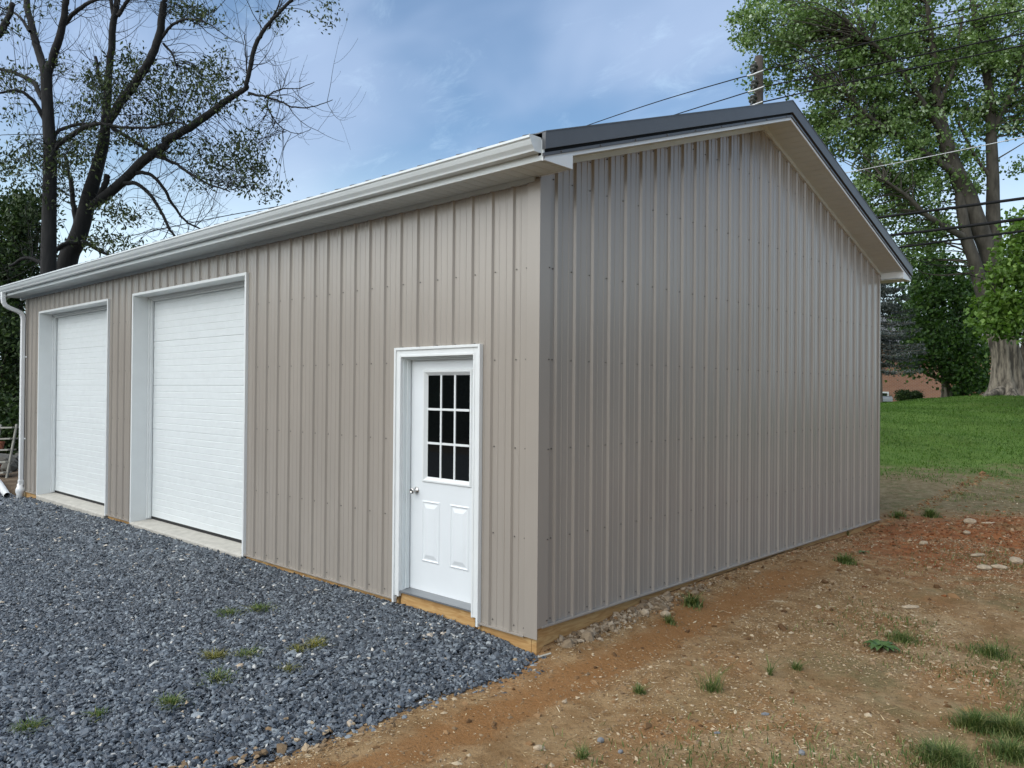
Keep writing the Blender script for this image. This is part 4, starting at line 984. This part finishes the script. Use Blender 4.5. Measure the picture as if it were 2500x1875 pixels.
limbsB = [Z1([(330, 1950, 130), (390, 1520, 110), (440, 1400, 100), (480, 1280, 92), (520, 1120, 84), (560, 980, 72), (600, 820, 62), (612, 680, 50), (615, 560, 44), (620, 420, 40), (632, 280, 40), (650, 150, 38), (670, 60, 34), (690, -100, 26)], D1 + 1.2, -.03),
          Z1([(655, 110, 24), (650, 30, 22), (640, -80, 18)], D1 + .9), Z1([(680, 90, 24), (715, 20, 22), (760, -60, 16)], D1 + .8, -.1),
          Z1([(607, 760, 36), (632, 705, 44), (680, 620, 48), (760, 510, 50), (850, 390, 46), (905, 280, 44), (940, 160, 42), (960, 60, 40), (980, -60, 34), (1010, -220, 24)], D1 + .9, -.12),
          Z1([(520, 1200, 40), (570, 1165, 54), (640, 1110, 56), (740, 1020, 54), (830, 930, 54), (960, 840, 50), (1080, 770, 46), (1200, 690, 42), (1320, 610, 36), (1430, 540, 28), (1445, 480, 26), (1475, 360, 26), (1510, 260, 25), (1560, 180, 22), (1640, 90, 20), (1740, -10, 16), (1820, -110, 10)], D1 + 1, -.12),
          Z1([(440, 1290, 34), (425, 1170, 28), (410, 1060, 26), (390, 980, 20), (370, 900, 14)], D1 + 1.2, .1), Z1([(580, 1130, 40), (610, 1070, 36), (620, 1020, 34)], D1 + 1.0),
          Z1([(720, 1060, 26), (800, 1060, 22), (880, 1120, 20), (940, 1220, 18), (985, 1310, 16), (1030, 1370, 12)], D1 + .6, -.1), Z1([(780, 1000, 24), (860, 1010, 20), (940, 1090, 18), (990, 1190, 16), (1060, 1280, 12), (1170, 1340, 8)], D1 + .5, .1),
          Z1([(870, 890, 20), (980, 930, 18), (1080, 990, 16), (1200, 1050, 12), (1330, 1100, 8)], D1 + .5, -.2), Z1([(650, 740, 22), (760, 810, 20), (880, 870, 18), (960, 900, 12)], D1 + .5), Z1([(1440, 540, 16), (1530, 570, 13), (1610, 600, 11), (1690, 630, 9), (1800, 630, 7), (1930, 590, 4)], D1 - .2, -.1),
          Z1([(1530, 570, 10), (1570, 545, 8), (1640, 525, 7), (1740, 525, 5), (1830, 500, 3)], D1 - .3, .1), Z1([(1540, 580, 9), (1560, 660, 8), (1620, 740, 6), (1710, 775, 4), (1790, 740, 3)], D1 - .3, .1),
          Z1([(930, 230, 20), (1000, 160, 17), (1100, 120, 13), (1200, 140, 9), (1270, 175, 5)], D1 + .2, -.2), Z1([(945, 250, 14), (1000, 310, 12), (1030, 390, 9)], D1 + .3), Z1([(450, 1400, 30), (380, 1410, 28), (320, 1450, 26), (250, 1520, 24), (140, 1490, 20), (40, 1540, 14)], D1 + .6), Z1([(480, 1400, 26), (560, 1440, 20), (640, 1480, 16)], D1 + .8),
          Z1([(1440, 470, 9), (1430, 330, 7), (1415, 200, 5)], D1 + .2), Z1([(1560, 170, 12), (1590, 90, 10), (1620, 0, 8)], D1, -.2), Z1([(600, 520, 22), (580, 440, 18), (560, 330, 14)], D1 + 1.4)]
cents = []
def leaves_px(g, specs, dmean, spread=1.0):
    cents.clear()
    out = []
    for X, Y, rx, ry, n in specs:
        nc = max(1, int(n * 1.3) // 9)
        cx = X + rx * np.clip(g.normal(0, .55, nc), -1.2, 1.2); cy = Y + ry * np.clip(g.normal(0, .55, nc), -1.2, 1.2)
        C = np.array([at(a * .42194, b * .42194, dmean + g.normal(0, spread)) for a, b in zip(cx, cy)])
        cents.append(C); out.append(clump_leaves(g, C, .20, 9))
    return np.concatenate(out)
def left_tree(name, label, limbs, specs, nt, seed, D):
    g = np.random.default_rng(seed); b = limbs[0][0]; base = at(b[0], b[1], b[2]); base[2] = -.12
    root = empty(name, tuple(base), label, "tree", "bare twigged trees beyond the left end")
    T = Tubes(); tw = Tubes(); ends = []
    for i, l in enumerate(limbs):
        P, R = px_limb(l)
        if i == 0: P = np.vstack([base - (0, 0, .1), P]); R = np.concatenate([[R[0] * 1.5], R])
        P = P + np.cumsum(g.normal(0, .008, P.shape), 0) * (R[:, None] < .12)
        T.add(P, R, 12 if R.max() > .1 else 8)
        ln = np.linalg.norm(np.diff(P, axis=0), axis=1).sum(); n = int(ln * nt * (2.4 if R.max() < .09 else 1.2))
        twig_tree(tw, g, P, R, n, 1.45, .012, None, 1, ends, .13, .17, .30 if i == 0 else .12)
    C = leaves_px(g, specs, D); A = np.concatenate([px_limb(l)[0] for l in limbs])
    for c in np.concatenate(cents):
        dd = np.linalg.norm(A - c, axis=1) + g.uniform(0, .8, len(A)); p0 = A[int(np.argmin(dd))]; L = np.linalg.norm(c - p0)
        if .2 < L < 2.6 and g.uniform() < .42:
            mid = (p0 + c) / 2 + g.normal(0, .10 * L, 3) + np.array([0, 0, .16 * L]); Q = smooth_path([p0, mid, c, c + g.normal(0, .12, 3) - (0, 0, .08)], 4); tw.add(Q, np.linspace(.005 + .0025 * L, .0035, len(Q)), 4)
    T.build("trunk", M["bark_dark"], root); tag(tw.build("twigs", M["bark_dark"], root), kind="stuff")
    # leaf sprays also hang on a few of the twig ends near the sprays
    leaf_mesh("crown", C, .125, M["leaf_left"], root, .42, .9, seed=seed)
    return root
specsA = [(60, 450, 90, 90, 170), (150, 900, 150, 90, 330), (40, 960, 110, 90, 240), (420, 830, 90, 90, 200), (60, 650, 60, 50, 60), (330, 380, 100, 60, 60), (150, 30, 200, 50, 130), (520, 620, 110, 90, 150), (60, 150, 120, 60, 80), (380, 980, 90, 90, 220), (560, 460, 60, 110, 140), (450, 640, 60, 70, 70)]
specsB = [(820, 430, 110, 90, 220), (1080, 430, 140, 70, 330), (1250, 420, 120, 60, 220), (900, 560, 150, 90, 330), (1000, 650, 130, 60, 260), (1250, 590, 130, 80, 260), (1120, 540, 140, 70, 240), (1400, 830, 110, 90, 330), (1340, 940, 170, 80, 340), (1480, 960, 90, 60, 170), (1420, 1070, 130, 60, 230), (1200, 900, 120, 90, 200), (1130, 1040, 110, 60, 110), (1540, 1150, 70, 30, 45), (1610, 1060, 50, 24, 32), (740, 340, 80, 60, 120), (540, 500, 60, 90, 120), (470, 900, 110, 90, 220),
          (700, 1250, 110, 70, 220), (560, 1380, 90, 90, 230), (760, 1410, 90, 50, 120), (330, 1120, 100, 80, 150), (620, 1180, 80, 50, 110), (1110, 60, 130, 45, 220), (1190, 120, 80, 40, 110), (1620, 110, 50, 40, 90), (1900, 40, 50, 50, 70), (1890, 130, 45, 24, 40), (1020, 30, 80, 30, 90), (760, 820, 140, 60, 200), (880, 700, 140, 50, 190), (1260, 320, 40, 50, 50), (640, 560, 90, 120, 230), (700, 460, 90, 100, 160), (1520, 620, 60, 40, 60), (870, 1270, 50, 40, 22), (1000, 860, 110, 50, 130), (600, 780, 120, 60, 170)]
left_tree("tall_tree", "dark upright tree with forked trunk left of the leaning one, beyond the garage", limbsA, specsA, 1.9, 5, D1)
left_tree("leaning_tree", "dark tree with long limbs leaning right over the far end of the roof", limbsB, specsB, 1.9, 6, D1 + .6)

# ---- generic leafy crown
def crown_tree(name, label, trunk_limbs, ell, leafsize, m, bark, nclump, per, seed, group=None, crad=.34, width=.8, branch_n=0, base=None, cat="tree", droop=.4, shell=.55, deepk=10):
    """ell: list of (x, y, depth, rx px, ry px, rdepth m, weight)"""
    g = np.random.default_rng(seed)
    if trunk_limbs: b = trunk_limbs[0][0]; bp_ = at(b[0], b[1], b[2])
    else: bp_ = at(*base)
    root = empty(name, tuple(bp_), label, cat, group)
    w = np.array([e[6] for e in ell], float); w /= w.sum(); cl = []
    for e, wi in zip(ell, w):
        n = int(nclump * wi); v = g.normal(size=(n, 3)); v /= np.linalg.norm(v, axis=1)[:, None]; v *= (shell + (1 - shell) * g.uniform(0, 1, n) ** .5)[:, None] * g.uniform(.75, 1.08, n)[:, None]
        for a in v: cl.append(at(e[0] + a[0] * e[3], e[1] + a[2] * e[4], e[2] + a[1] * e[5]))
    cl = np.array(cl)
    if trunk_limbs:
        T = Tubes(); TL = Tubes(); allP = []; allR = []
        for i, l in enumerate(trunk_limbs):
            P, R = px_limb(l)
            if i == 0 and len(l) > 2:
                ph = g.uniform(0, 6.28)
                T.add(P, R, 44, lambda tt, an: 1 + (.06 + .26 * np.exp(-tt * 5)) * np.sin(an * 6 + ph + tt * 1.2) + .07 * np.sin(an * 3 + 2 * ph + tt * 3) + .03 * np.sin(an * 11 + tt * 2))
            else: (T if l[0][1] > 850 else TL).add(P, R, 12 if R.max() > .1 else 8)
            allP.append(P[R < .4] if (R < .4).any() else P); allR.append(R[R < .4] if (R < .4).any() else R)
        T.build("trunk", M[bark], root)
        if TL.n: TL.build("limbs", M["bark_mid"], root)
        if branch_n:
            A = np.concatenate(allP); AR = np.concatenate(allR); tw = Tubes()
            for k in g.choice(len(cl), min(branch_n, len(cl)), replace=False):
                dd = np.linalg.norm(A - cl[k], axis=1) + np.maximum(0, A[:, 2] - cl[k][2]) * 1.5 + g.uniform(0, 1.3, len(A)); j = int(np.argmin(dd)); p0 = A[j]; L = np.linalg.norm(cl[k] - p0)
                if L < .3 or L > 7: continue
                mid = (p0 + cl[k]) / 2 + g.normal(0, .10 * L, 3) + np.array([0, 0, .06 * L]); Q = smooth_path([p0, mid, cl[k]], 5); r0 = min(AR[j] * .6, .012 + .011 * L)
                tw.add(Q, np.linspace(r0, .007, len(Q)), 5)
            tag(tw.build("branches", M["bark_mid"], root), kind="stuff")
    C = clump_leaves(g, cl, crad, per)
    tone = np.repeat(g.normal(0, .16, len(cl)), per); r = np.clip(g.beta(1.8, 2.2, len(C)) + tone, 0, 1)
    leaf_mesh("crown", C, leafsize, M[m], root, width, droop, seed=seed, rnd=r)
    return root
# big maple on the mound
DM = 29.8
mlimbs = [[(2464, 985, DM, 170), (2464, 962, DM, 112), (2461, 935, DM, 80), (2459, 905, DM, 68), (2456, 870, DM, 61), (2442, 810, DM, 58), (2424, 765, DM, 50), (2415, 748, DM, 30)],
          [(2432, 785, DM - .05, 50), (2420, 758, DM - .05, 44), (2408, 735, DM, 38), (2390, 680, DM, 33), (2376, 630, DM, 29), (2361, 588, DM, 28), (2354, 552, DM, 26), (2347, 508, DM + .2, 24), (2338, 450, DM + .3, 18), (2320, 380, DM + .5, 12)],
          [(2446, 790, DM + .2, 46), (2436, 710, DM + .3, 44), (2419, 635, DM + .3, 40), (2398, 574, DM + .3, 40), (2376, 519, DM + .3, 42), (2358, 470, DM + .3, 42), (2325, 401, DM + .3, 38), (2303, 325, DM + .3, 32), (2287, 244, DM + .2, 24), (2284, 163, DM, 17), (2270, 60, DM - .2, 12), (2255, -60, DM - .3, 8)],
          [(2440, 700, DM + .4, 40), (2432, 630, DM + .5, 36), (2426, 565, DM + .5, 34), (2424, 500, DM + .5, 31), (2424, 434, DM + .5, 28), (2420, 336, DM + .5, 25), (2415, 217, DM + .5, 20), (2390, 108, DM + .4, 14), (2370, -20, DM + .3, 9)],
          [(2352, 578, DM - .1, 18), (2311, 555, DM - .3, 15), (2262, 525, DM - .5, 12), (2215, 480, DM - .7, 9), (2160, 440, DM - .9, 6)],
          [(2335, 425, DM + .2, 20), (2270, 380, DM, 14), (2190, 330, DM - .3, 11), (2119, 282, DM - .6, 9), (2075, 233, DM - .8, 6)], [(2306, 335, DM + .2, 16), (2240, 230, DM - .3, 12), (2180, 150, DM - .7, 9), (2100, 80, DM - 1, 6)],
          [(2420, 330, DM + .5, 14), (2460, 240, DM + .3, 11), (2500, 150, DM, 8)], [(2423, 440, DM + .5, 10), (2380, 380, DM + .4, 8), (2340, 300, DM + .2, 6)], [(2290, 260, DM, 12), (2330, 160, DM - .3, 9), (2350, 40, DM - .6, 6)],
          [(2502, 968, DM - .1, 86), (2506, 915, DM - .15, 52), (2514, 860, DM - .2, 44), (2532, 780, DM - .3, 40), (2550, 680, DM - .4, 34), (2580, 540, DM - .4, 26)], [(2476, 945, DM - .2, 40), (2440, 958, DM - .4, 26), (2410, 967, DM - .6, 12), (2392, 975, DM - .7, 5)], [(2500, 955, DM - .3, 36), (2525, 965, DM - .6, 22), (2550, 978, DM - .8, 8)]]
mell = [(1900, 60, DM - 1, 110, 90, 2, 1.0), (1990, 130, DM, 130, 130, 2.4, 1.5), (2100, 60, DM - .5, 160, 130, 2.6, 1.9), (2080, 260, DM - .3, 120, 130, 2.2, 1.5), (2190, 190, DM, 140, 130, 2.6, 1.7), (2300, 70, DM + .3, 150, 120, 2.6, 1.6), (2190, 360, DM - .2, 110, 130, 2.2, 1.5), (2150, 480, DM - .3, 80, 90, 1.8, .9), (2270, 300, DM, 110, 110, 2.2, 1.1), (2250, 470, DM - .2, 90, 80, 1.6, .6), (2390, 190, DM + .3, 110, 140, 2.4, 1.4), (2470, 80, DM, 100, 130, 2.2, 1.2), (2440, 280, DM + .4, 90, 60, 1.6, .5), (2260, 570, DM - .3, 70, 50, 1.4, .45), (2000, 330, DM, 70, 70, 1.5, .5), (1830, 70, DM - 1.3, 50, 60, 1.0, .22), (2360, 420, DM, 60, 70, 1.4, .3), (2480, 405, DM, 40, 20, 1.0, .05), (1850, 190, DM - .3, 30, 40, .8, .12), (2210, 620, DM, 50, 40, 1.2, .25), (2560, 200, DM, 70, 180, 2, .8)]
crown_tree("silver_maple", "tall silver maple with thick grey forked trunk on the lawn mound", mlimbs, [(a_, b_, c_ + .7, d_, e_, f_ * .8, g_) for a_, b_, c_, d_, e_, f_, g_ in mell], .128, "leaf_maple", "bark_grey", 1750, 38, 12, branch_n=700, crad=.215)
# near leafy shoots hiding the trunk at the right edge
crown_tree("young_maple", "bright green young maple leaves in front of the thick grey trunk", [[(2520, 985, 25.5, 9), (2512, 800, 25.5, 8), (2490, 650, 25.5, 6), (2470, 560, 25.5, 4)], [(2508, 780, 25.5, 5), (2450, 740, 25.4, 4), (2420, 700, 25.3, 3)]],
           [(2490, 570, 25.5, 36, 60, .8, .8), (2465, 650, 25.4, 44, 60, .8, 1.0), (2440, 740, 25.4, 44, 60, .7, 1.0), (2490, 740, 25.6, 40, 70, .9, 1.0), (2425, 790, 25.3, 36, 34, .6, .6), (2475, 800, 25.5, 34, 26, .6, .4), (2530, 660, 25.5, 30, 140, .8, .8)], .165, "leaf_bright", "bark_grey", 200, 24, 13, crad=.25, branch_n=60, width=.85)
# darker maple behind, with a visible trunk
crown_tree("shade_maple", "dark green maple with low spreading crown before the brick house", [[(2311, 985, 37, 28), (2310, 955, 37, 20), (2306, 925, 37, 17), (2300, 880, 37, 15), (2290, 800, 37, 11), (2285, 720, 37, 7)], [(2306, 935, 37, 12), (2285, 922, 36.9, 10), (2262, 912, 36.8, 8), (2230, 895, 36.6, 6)], [(2303, 880, 37, 9), (2340, 820, 36.8, 7), (2370, 770, 36.6, 5)]],
           [(2270, 690, 37, 70, 60, 2, 1.2), (2330, 730, 37, 80, 80, 2.4, 1.6), (2240, 780, 36.5, 60, 80, 2, 1.2), (2300, 840, 36.5, 80, 70, 2.2, 1.5), (2380, 830, 36.8, 60, 80, 2, 1.2), (2370, 920, 36.3, 50, 35, 1.6, .7), (2225, 870, 36.4, 35, 40, 1.5, .5), (2400, 700, 37.2, 50, 80, 2, .8), (2335, 905, 36.4, 34, 30, 1.2, .4), (2270, 640, 37.2, 50, 30, 1.4, .4)], .17, "leaf_under", "bark_grey", 620, 26, 14, crad=.42, branch_n=120, width=.85, shell=.35)
# blue spruce beside the far gable corner
def spruce():
    g = np.random.default_rng(9); D = 33.0; b = at(2142, 985, D); root = empty("blue_spruce", tuple(b), "grey blue spruce standing just past the far gable corner", "tree")
    top = at(2142, 560, D); T = Tubes(); T.add([b, top], [.22, .03], 8); T.build("trunk", M["bark_grey"], root)
    cs_, bt = [], Tubes(); Hh = top[2] - b[2]
    for k in range(170):
        t = g.uniform(.16, 1) ; z = b[2] + Hh * t; L = (1 - t) * 2.1 + .3; a = g.uniform(0, 6.283); d = np.array([math.cos(a), math.sin(a), -.12]); p0 = np.array([b[0], b[1], z])
        P = np.array([p0 + d * L * u + np.array([0, 0, .18 * L * u * u - .10 * L * u]) for u in np.linspace(0, 1, 7)]); bt.add(P, np.linspace(.03, .008, 7), 4)
        for u in np.linspace(.15, 1, 12):
            c = p0 + d * L * u + np.array([0, 0, .18 * L * u * u - .10 * L * u]); s = np.cross(d, UP); cs_.append(c + s * g.normal(0, .16 * (1.1 - u * .6), (16, 1)) + g.normal(0, .05, (16, 3)))
    tag(bt.build("branches", M["bark_grey"], root), kind="stuff")
    C = np.concatenate(cs_); leaf_mesh("crown", C, .12, M["needles"], root, .28, .25, seed=4)
spruce()
# dark dense tree at the far left edge and undergrowth below it
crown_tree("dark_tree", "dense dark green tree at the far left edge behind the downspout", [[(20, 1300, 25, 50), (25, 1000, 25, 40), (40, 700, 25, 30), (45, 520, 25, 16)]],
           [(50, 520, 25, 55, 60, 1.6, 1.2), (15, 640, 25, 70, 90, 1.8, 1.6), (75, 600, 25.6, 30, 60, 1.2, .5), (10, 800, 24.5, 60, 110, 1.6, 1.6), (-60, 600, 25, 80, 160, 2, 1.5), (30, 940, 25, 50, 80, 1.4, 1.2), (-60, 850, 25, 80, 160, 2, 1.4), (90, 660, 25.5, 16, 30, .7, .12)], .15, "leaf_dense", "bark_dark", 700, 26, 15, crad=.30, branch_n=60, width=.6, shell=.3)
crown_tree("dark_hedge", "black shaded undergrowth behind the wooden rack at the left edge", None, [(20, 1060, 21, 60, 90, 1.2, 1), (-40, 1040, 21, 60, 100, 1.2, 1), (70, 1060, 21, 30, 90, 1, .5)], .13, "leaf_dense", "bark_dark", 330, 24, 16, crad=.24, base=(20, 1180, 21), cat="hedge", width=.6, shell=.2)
# shrubs in front of the brick house
crown_tree("round_shrub", "clipped round dark shrub against the brick wall", None, [(2236, 967, 40.5, 12, 10, .3, 1)], .07, "leaf_dense", "bark_dark", 260, 14, 17, crad=.08, base=(2236, 980, 40.5), cat="shrub", shell=.8)
crown_tree("ragged_shrub", "ragged dark shrub left of the clipped round one", None, [(2206, 967, 40, 11, 12, .3, 1)], .09, "leaf_dense", "bark_dark", 160, 12, 18, crad=.12, base=(2206, 982, 40), cat="shrub", shell=.4)
crown_tree("low_shrub", "low dark shrub beside the mailbox post", None, [(2160, 977, 39, 12, 8, .3, 1)], .09, "leaf_dense", "bark_dark", 110, 12, 19, crad=.10, base=(2160, 988, 39), cat="shrub", shell=.4)
crown_tree("dusky_bush", "dusky bush under the shade maple left of the thick trunk", None, [(2395, 935, 38, 26, 22, .8, 1), (2340, 955, 39, 26, 10, .6, .5)], .12, "leaf_dense", "bark_dark", 200, 16, 20, crad=.18, base=(2395, 960, 38), cat="shrub", shell=.3)

# ================================================================== HOUSES BEYOND
def facing(o_px, depth, wpx):      # a frame whose x runs along the view's right and y away from the viewer
    return at(*o_px, depth)
DH = 47.0
def house(name, label, x0, x1, ytop, ybot, D, wallmat, roofy, wins):
    a = at(x0, ybot, D); b = at(x1, ybot, D); a[2] = b[2] = min(a[2], b[2]) - .4
    zt = at((x0 + x1) / 2, ytop, D)[2]; W = np.linalg.norm((b - a)[:2]); dirx = (b - a) / W; ang = math.atan2(dirx[1], dirx[0])
    root = bpy.data.objects.new(name, None); COL.objects.link(root); root.location = tuple(a); root.rotation_euler = (0, 0, ang); tag(root, label, "house")
    def child(mb, nm, m, par=None):
        o = bpy.data.objects.new(nm, mb.mesh(nm)); o.data.materials.append(m); COL.objects.link(o); o.parent = par or root; return o
    H = zt - a[2]; w = child(MB().box(0, W, 0, 8, 0, H), "wall", wallmat)
    zr = at((x0 + x1) / 2, roofy, D)[2] - a[2]
    child(MB().prism([(-.5, H - .05), (4, zr), (8.5, H - .05), (8.5, H + .1), (4, zr + .15), (-.5, H + .1)], lambda p, q: (-.5, p, q), lambda p, q: (W + .5, p, q)), "roof", M["shingle"])
    for (wx0, wx1, wy0, wy1, lit) in wins:
        u0 = (wx0 - x0) / (x1 - x0) * W; u1 = (wx1 - x0) / (x1 - x0) * W; v0 = at((x0 + x1) / 2, wy1, D)[2] - a[2]; v1 = at((x0 + x1) / 2, wy0, D)[2] - a[2]
        f = child(MB().box(u0, u0 + .09, -.05, -.002, v0, v1).box(u1 - .09, u1, -.05, -.002, v0, v1).box(u0 + .09, u1 - .09, -.05, -.002, v0, v0 + .09).box(u0 + .09, u1 - .09, -.05, -.002, v1 - .09, v1).box(u0 + .09, u1 - .09, -.045, -.002, (v0 + v1) / 2 - .035, (v0 + v1) / 2 + .035), "window", M["white_trim"])
        child(MB().box(u0 + .09, u1 - .09, -.025, -.003, v0 + .09, v1 - .09), "pane", M["lamp"] if lit else M["glass"], f)
    return root
house("brick_house", "low orange brick house half hidden behind the shade maple", 2060, 2440, 850, 990, DH, M["brick"], 760, [(2145, 2169, 957, 983, False), (2360, 2392, 893, 921, True), (2090, 2120, 890, 930, False)])
house("white_house", "sliver of a white house right of the thick grey trunk", 2478, 2640, 800, 985, 55, M["housewhite"], 700, [(2560, 2590, 850, 900, False)])
mbx = at(2170, 992, 33); mz = float(height(mbx[0], mbx[1]))
mail = empty("mailbox", (mbx[0], mbx[1], mz), "grey mailbox on a pale post at the edge of the lawn", "mailbox")
MB().box(mbx[0] - .05, mbx[0] + .05, mbx[1] - .05, mbx[1] + .05, mz - .05, mbx[2] + .19).build("post", M["grey_wood"], mail)
z0 = mbx[2] + .20
MB().prism([(-.12, 0), (.12, 0), (.12, .12), (.085, .19), (0, .22), (-.085, .19), (-.12, .12)], lambda p, q: tuple(mbx[:2] + RH[:2] * (-.34) + FH[:2] * p) + (z0 + q,), lambda p, q: tuple(mbx[:2] + RH[:2] * .10 + FH[:2] * p) + (z0 + q,)).build("box", M["galv"], mail)
pp = at(2417, 955, 31); hz = float(height(pp[0], pp[1])); t = Tubes(); t.add([(pp[0], pp[1], hz - .05), tuple(at(2417, 935, 31))], [.035, .03], 8)
tag(t.build("marker_post", M["white_trim"]), "thin pale marker post left of the thick grey trunk", "post")

# ================================================================== LEFT EDGE: rack, pots, pipe
rk0 = at(27, 1183, 17.0); rz = float(height(rk0[0], rk0[1]))
rack = empty("plant_rack", (rk0[0], rk0[1], rz), "weathered wooden step rack holding clay pots at the left edge", "plant rack")
def rail(px0, py0, px1, py1, d0, d1, w=.03):
    a, b = at(px0, py0, d0), at(px1, py1, d1); t = Tubes(); t.add([a, b], [w, w], 4); return t.build("rail", M["grey_wood"], rack)
RB = lambda t: (41 - 28 * t, 1036 + 147 * t, 17.2 - .5 * t)      # along the right rail
rail(*RB(0)[:2], *RB(1)[:2], 17.2, 16.7, .026); rail(2, 1037, -27, 1185, 17.5, 17.0, .026)
for t_r in (.05, .235, .42, .62, .80, .99):
    a = at(*RB(t_r)); b = at(2 - 28 * t_r, RB(t_r)[1] + 1, RB(t_r)[2] + .3); n_ = np.array([0, 0, 1.]); dd = (b - a) / np.linalg.norm(b - a); s = np.cross(dd, n_) * .09
    MB().prism([(0, 0), (1, 0), (1, .03), (0, .03)], lambda p, q: tuple(a + (b - a) * p - s + n_ * (q - .015)), lambda p, q: tuple(a + (b - a) * p + s + n_ * (q - .015))).build("shelf", M["grey_wood"], rack)
def pot(t_r, f, rad, h, label):
    a = at(*RB(t_r)); b = at(2 - 28 * t_r, RB(t_r)[1] + 1, RB(t_r)[2] + .3); c = a + (b - a) * f + np.array([0, 0, .016])
    o = MB().lathe([(rad * .68, 0), (rad * .92, h * .75), (rad * 1.05, h * .76), (rad * 1.05, h), (rad * .9, h), (rad * .85, h * .8), (.01, h * .8)], tuple(c), (0, 0, 1), 16).build("clay_pot", M["terracotta"], smooth=False)
    tag(o, label, "flower pot", "clay pots on the rack")
pot(.42, .78, .10, .17, "clay pot on the upper middle shelf of the rack")
pot(.80, .72, .09, .16, "clay pot on the lower shelf of the rack")
a = np.array([-14.6, .10, 0.02]); b = np.array([-12.45, -.22, -.10]); t = Tubes(); t.add(np.array([a, a * .55 + b * .45 + (0, 0, .01), b]), [.075, .07, .055], 14)
tag(t.build("drain_hose", M["pvc"]), "white drain pipe lying on the ground left of the downspout", "pipe")
for i, (px, py, d, L) in enumerate(((30, 1130, 18.5, .5), (5, 1165, 18.2, .6), (55, 1150, 18.8, .5), (20, 1175, 17.8, .35))):
    g = np.random.default_rng(700 + i); p = at(px, py, d); p[2] = float(height(p[0], p[1])) + L * .25
    V = ICO_V * (1 + g.uniform(-.2, .2, (12, 1))) * np.array([L * .6, L * .5, L * .42]) + p
    tag(np_mesh("field_stone", V, ICO_F, M["stone_dark"]), ["dark boulder behind the middle of the wooden rack", "dark boulder behind the foot of the rack at the picture edge", "dark boulder between the rack and the downspout", "small dark stone at the foot of the rack"][i], "stone", "boulders behind the rack")

# ================================================================== woods behind the viewer, mirrored in the glass and sheet metal
g = np.random.default_rng(99); cl = []
for a0, a1, D0, Ht, n in ((math.radians(176), math.radians(300), 34, 5.6, 1500), (math.radians(-60), math.radians(62), 48, 7.5, 2000)):
    a = g.uniform(a0, a1, n); D = D0 * g.uniform(.9, 1.25, n); z = Ht * g.uniform(.0, 1, n) * (.65 + .5 * vnoise(a * 9, a * 0, 4)); cl.append(np.stack([np.cos(a) * D, np.sin(a) * D, z], 1))
C = clump_leaves(g, np.concatenate(cl), .9, 10)
wo_ = leaf_mesh("woodland", C, 1.7, M["wood_far"], None, .9, .2, seed=5)
tag(wo_, "dark tree line mirrored in the door glass", kind="stuff")
print("gravel", ng_, "chips", n_chips, "tris", sum(len(o.data.loop_triangles) or sum(len(p.vertices) - 2 for p in o.data.polygons) for o in bpy.data.objects if o.type == "MESH"))
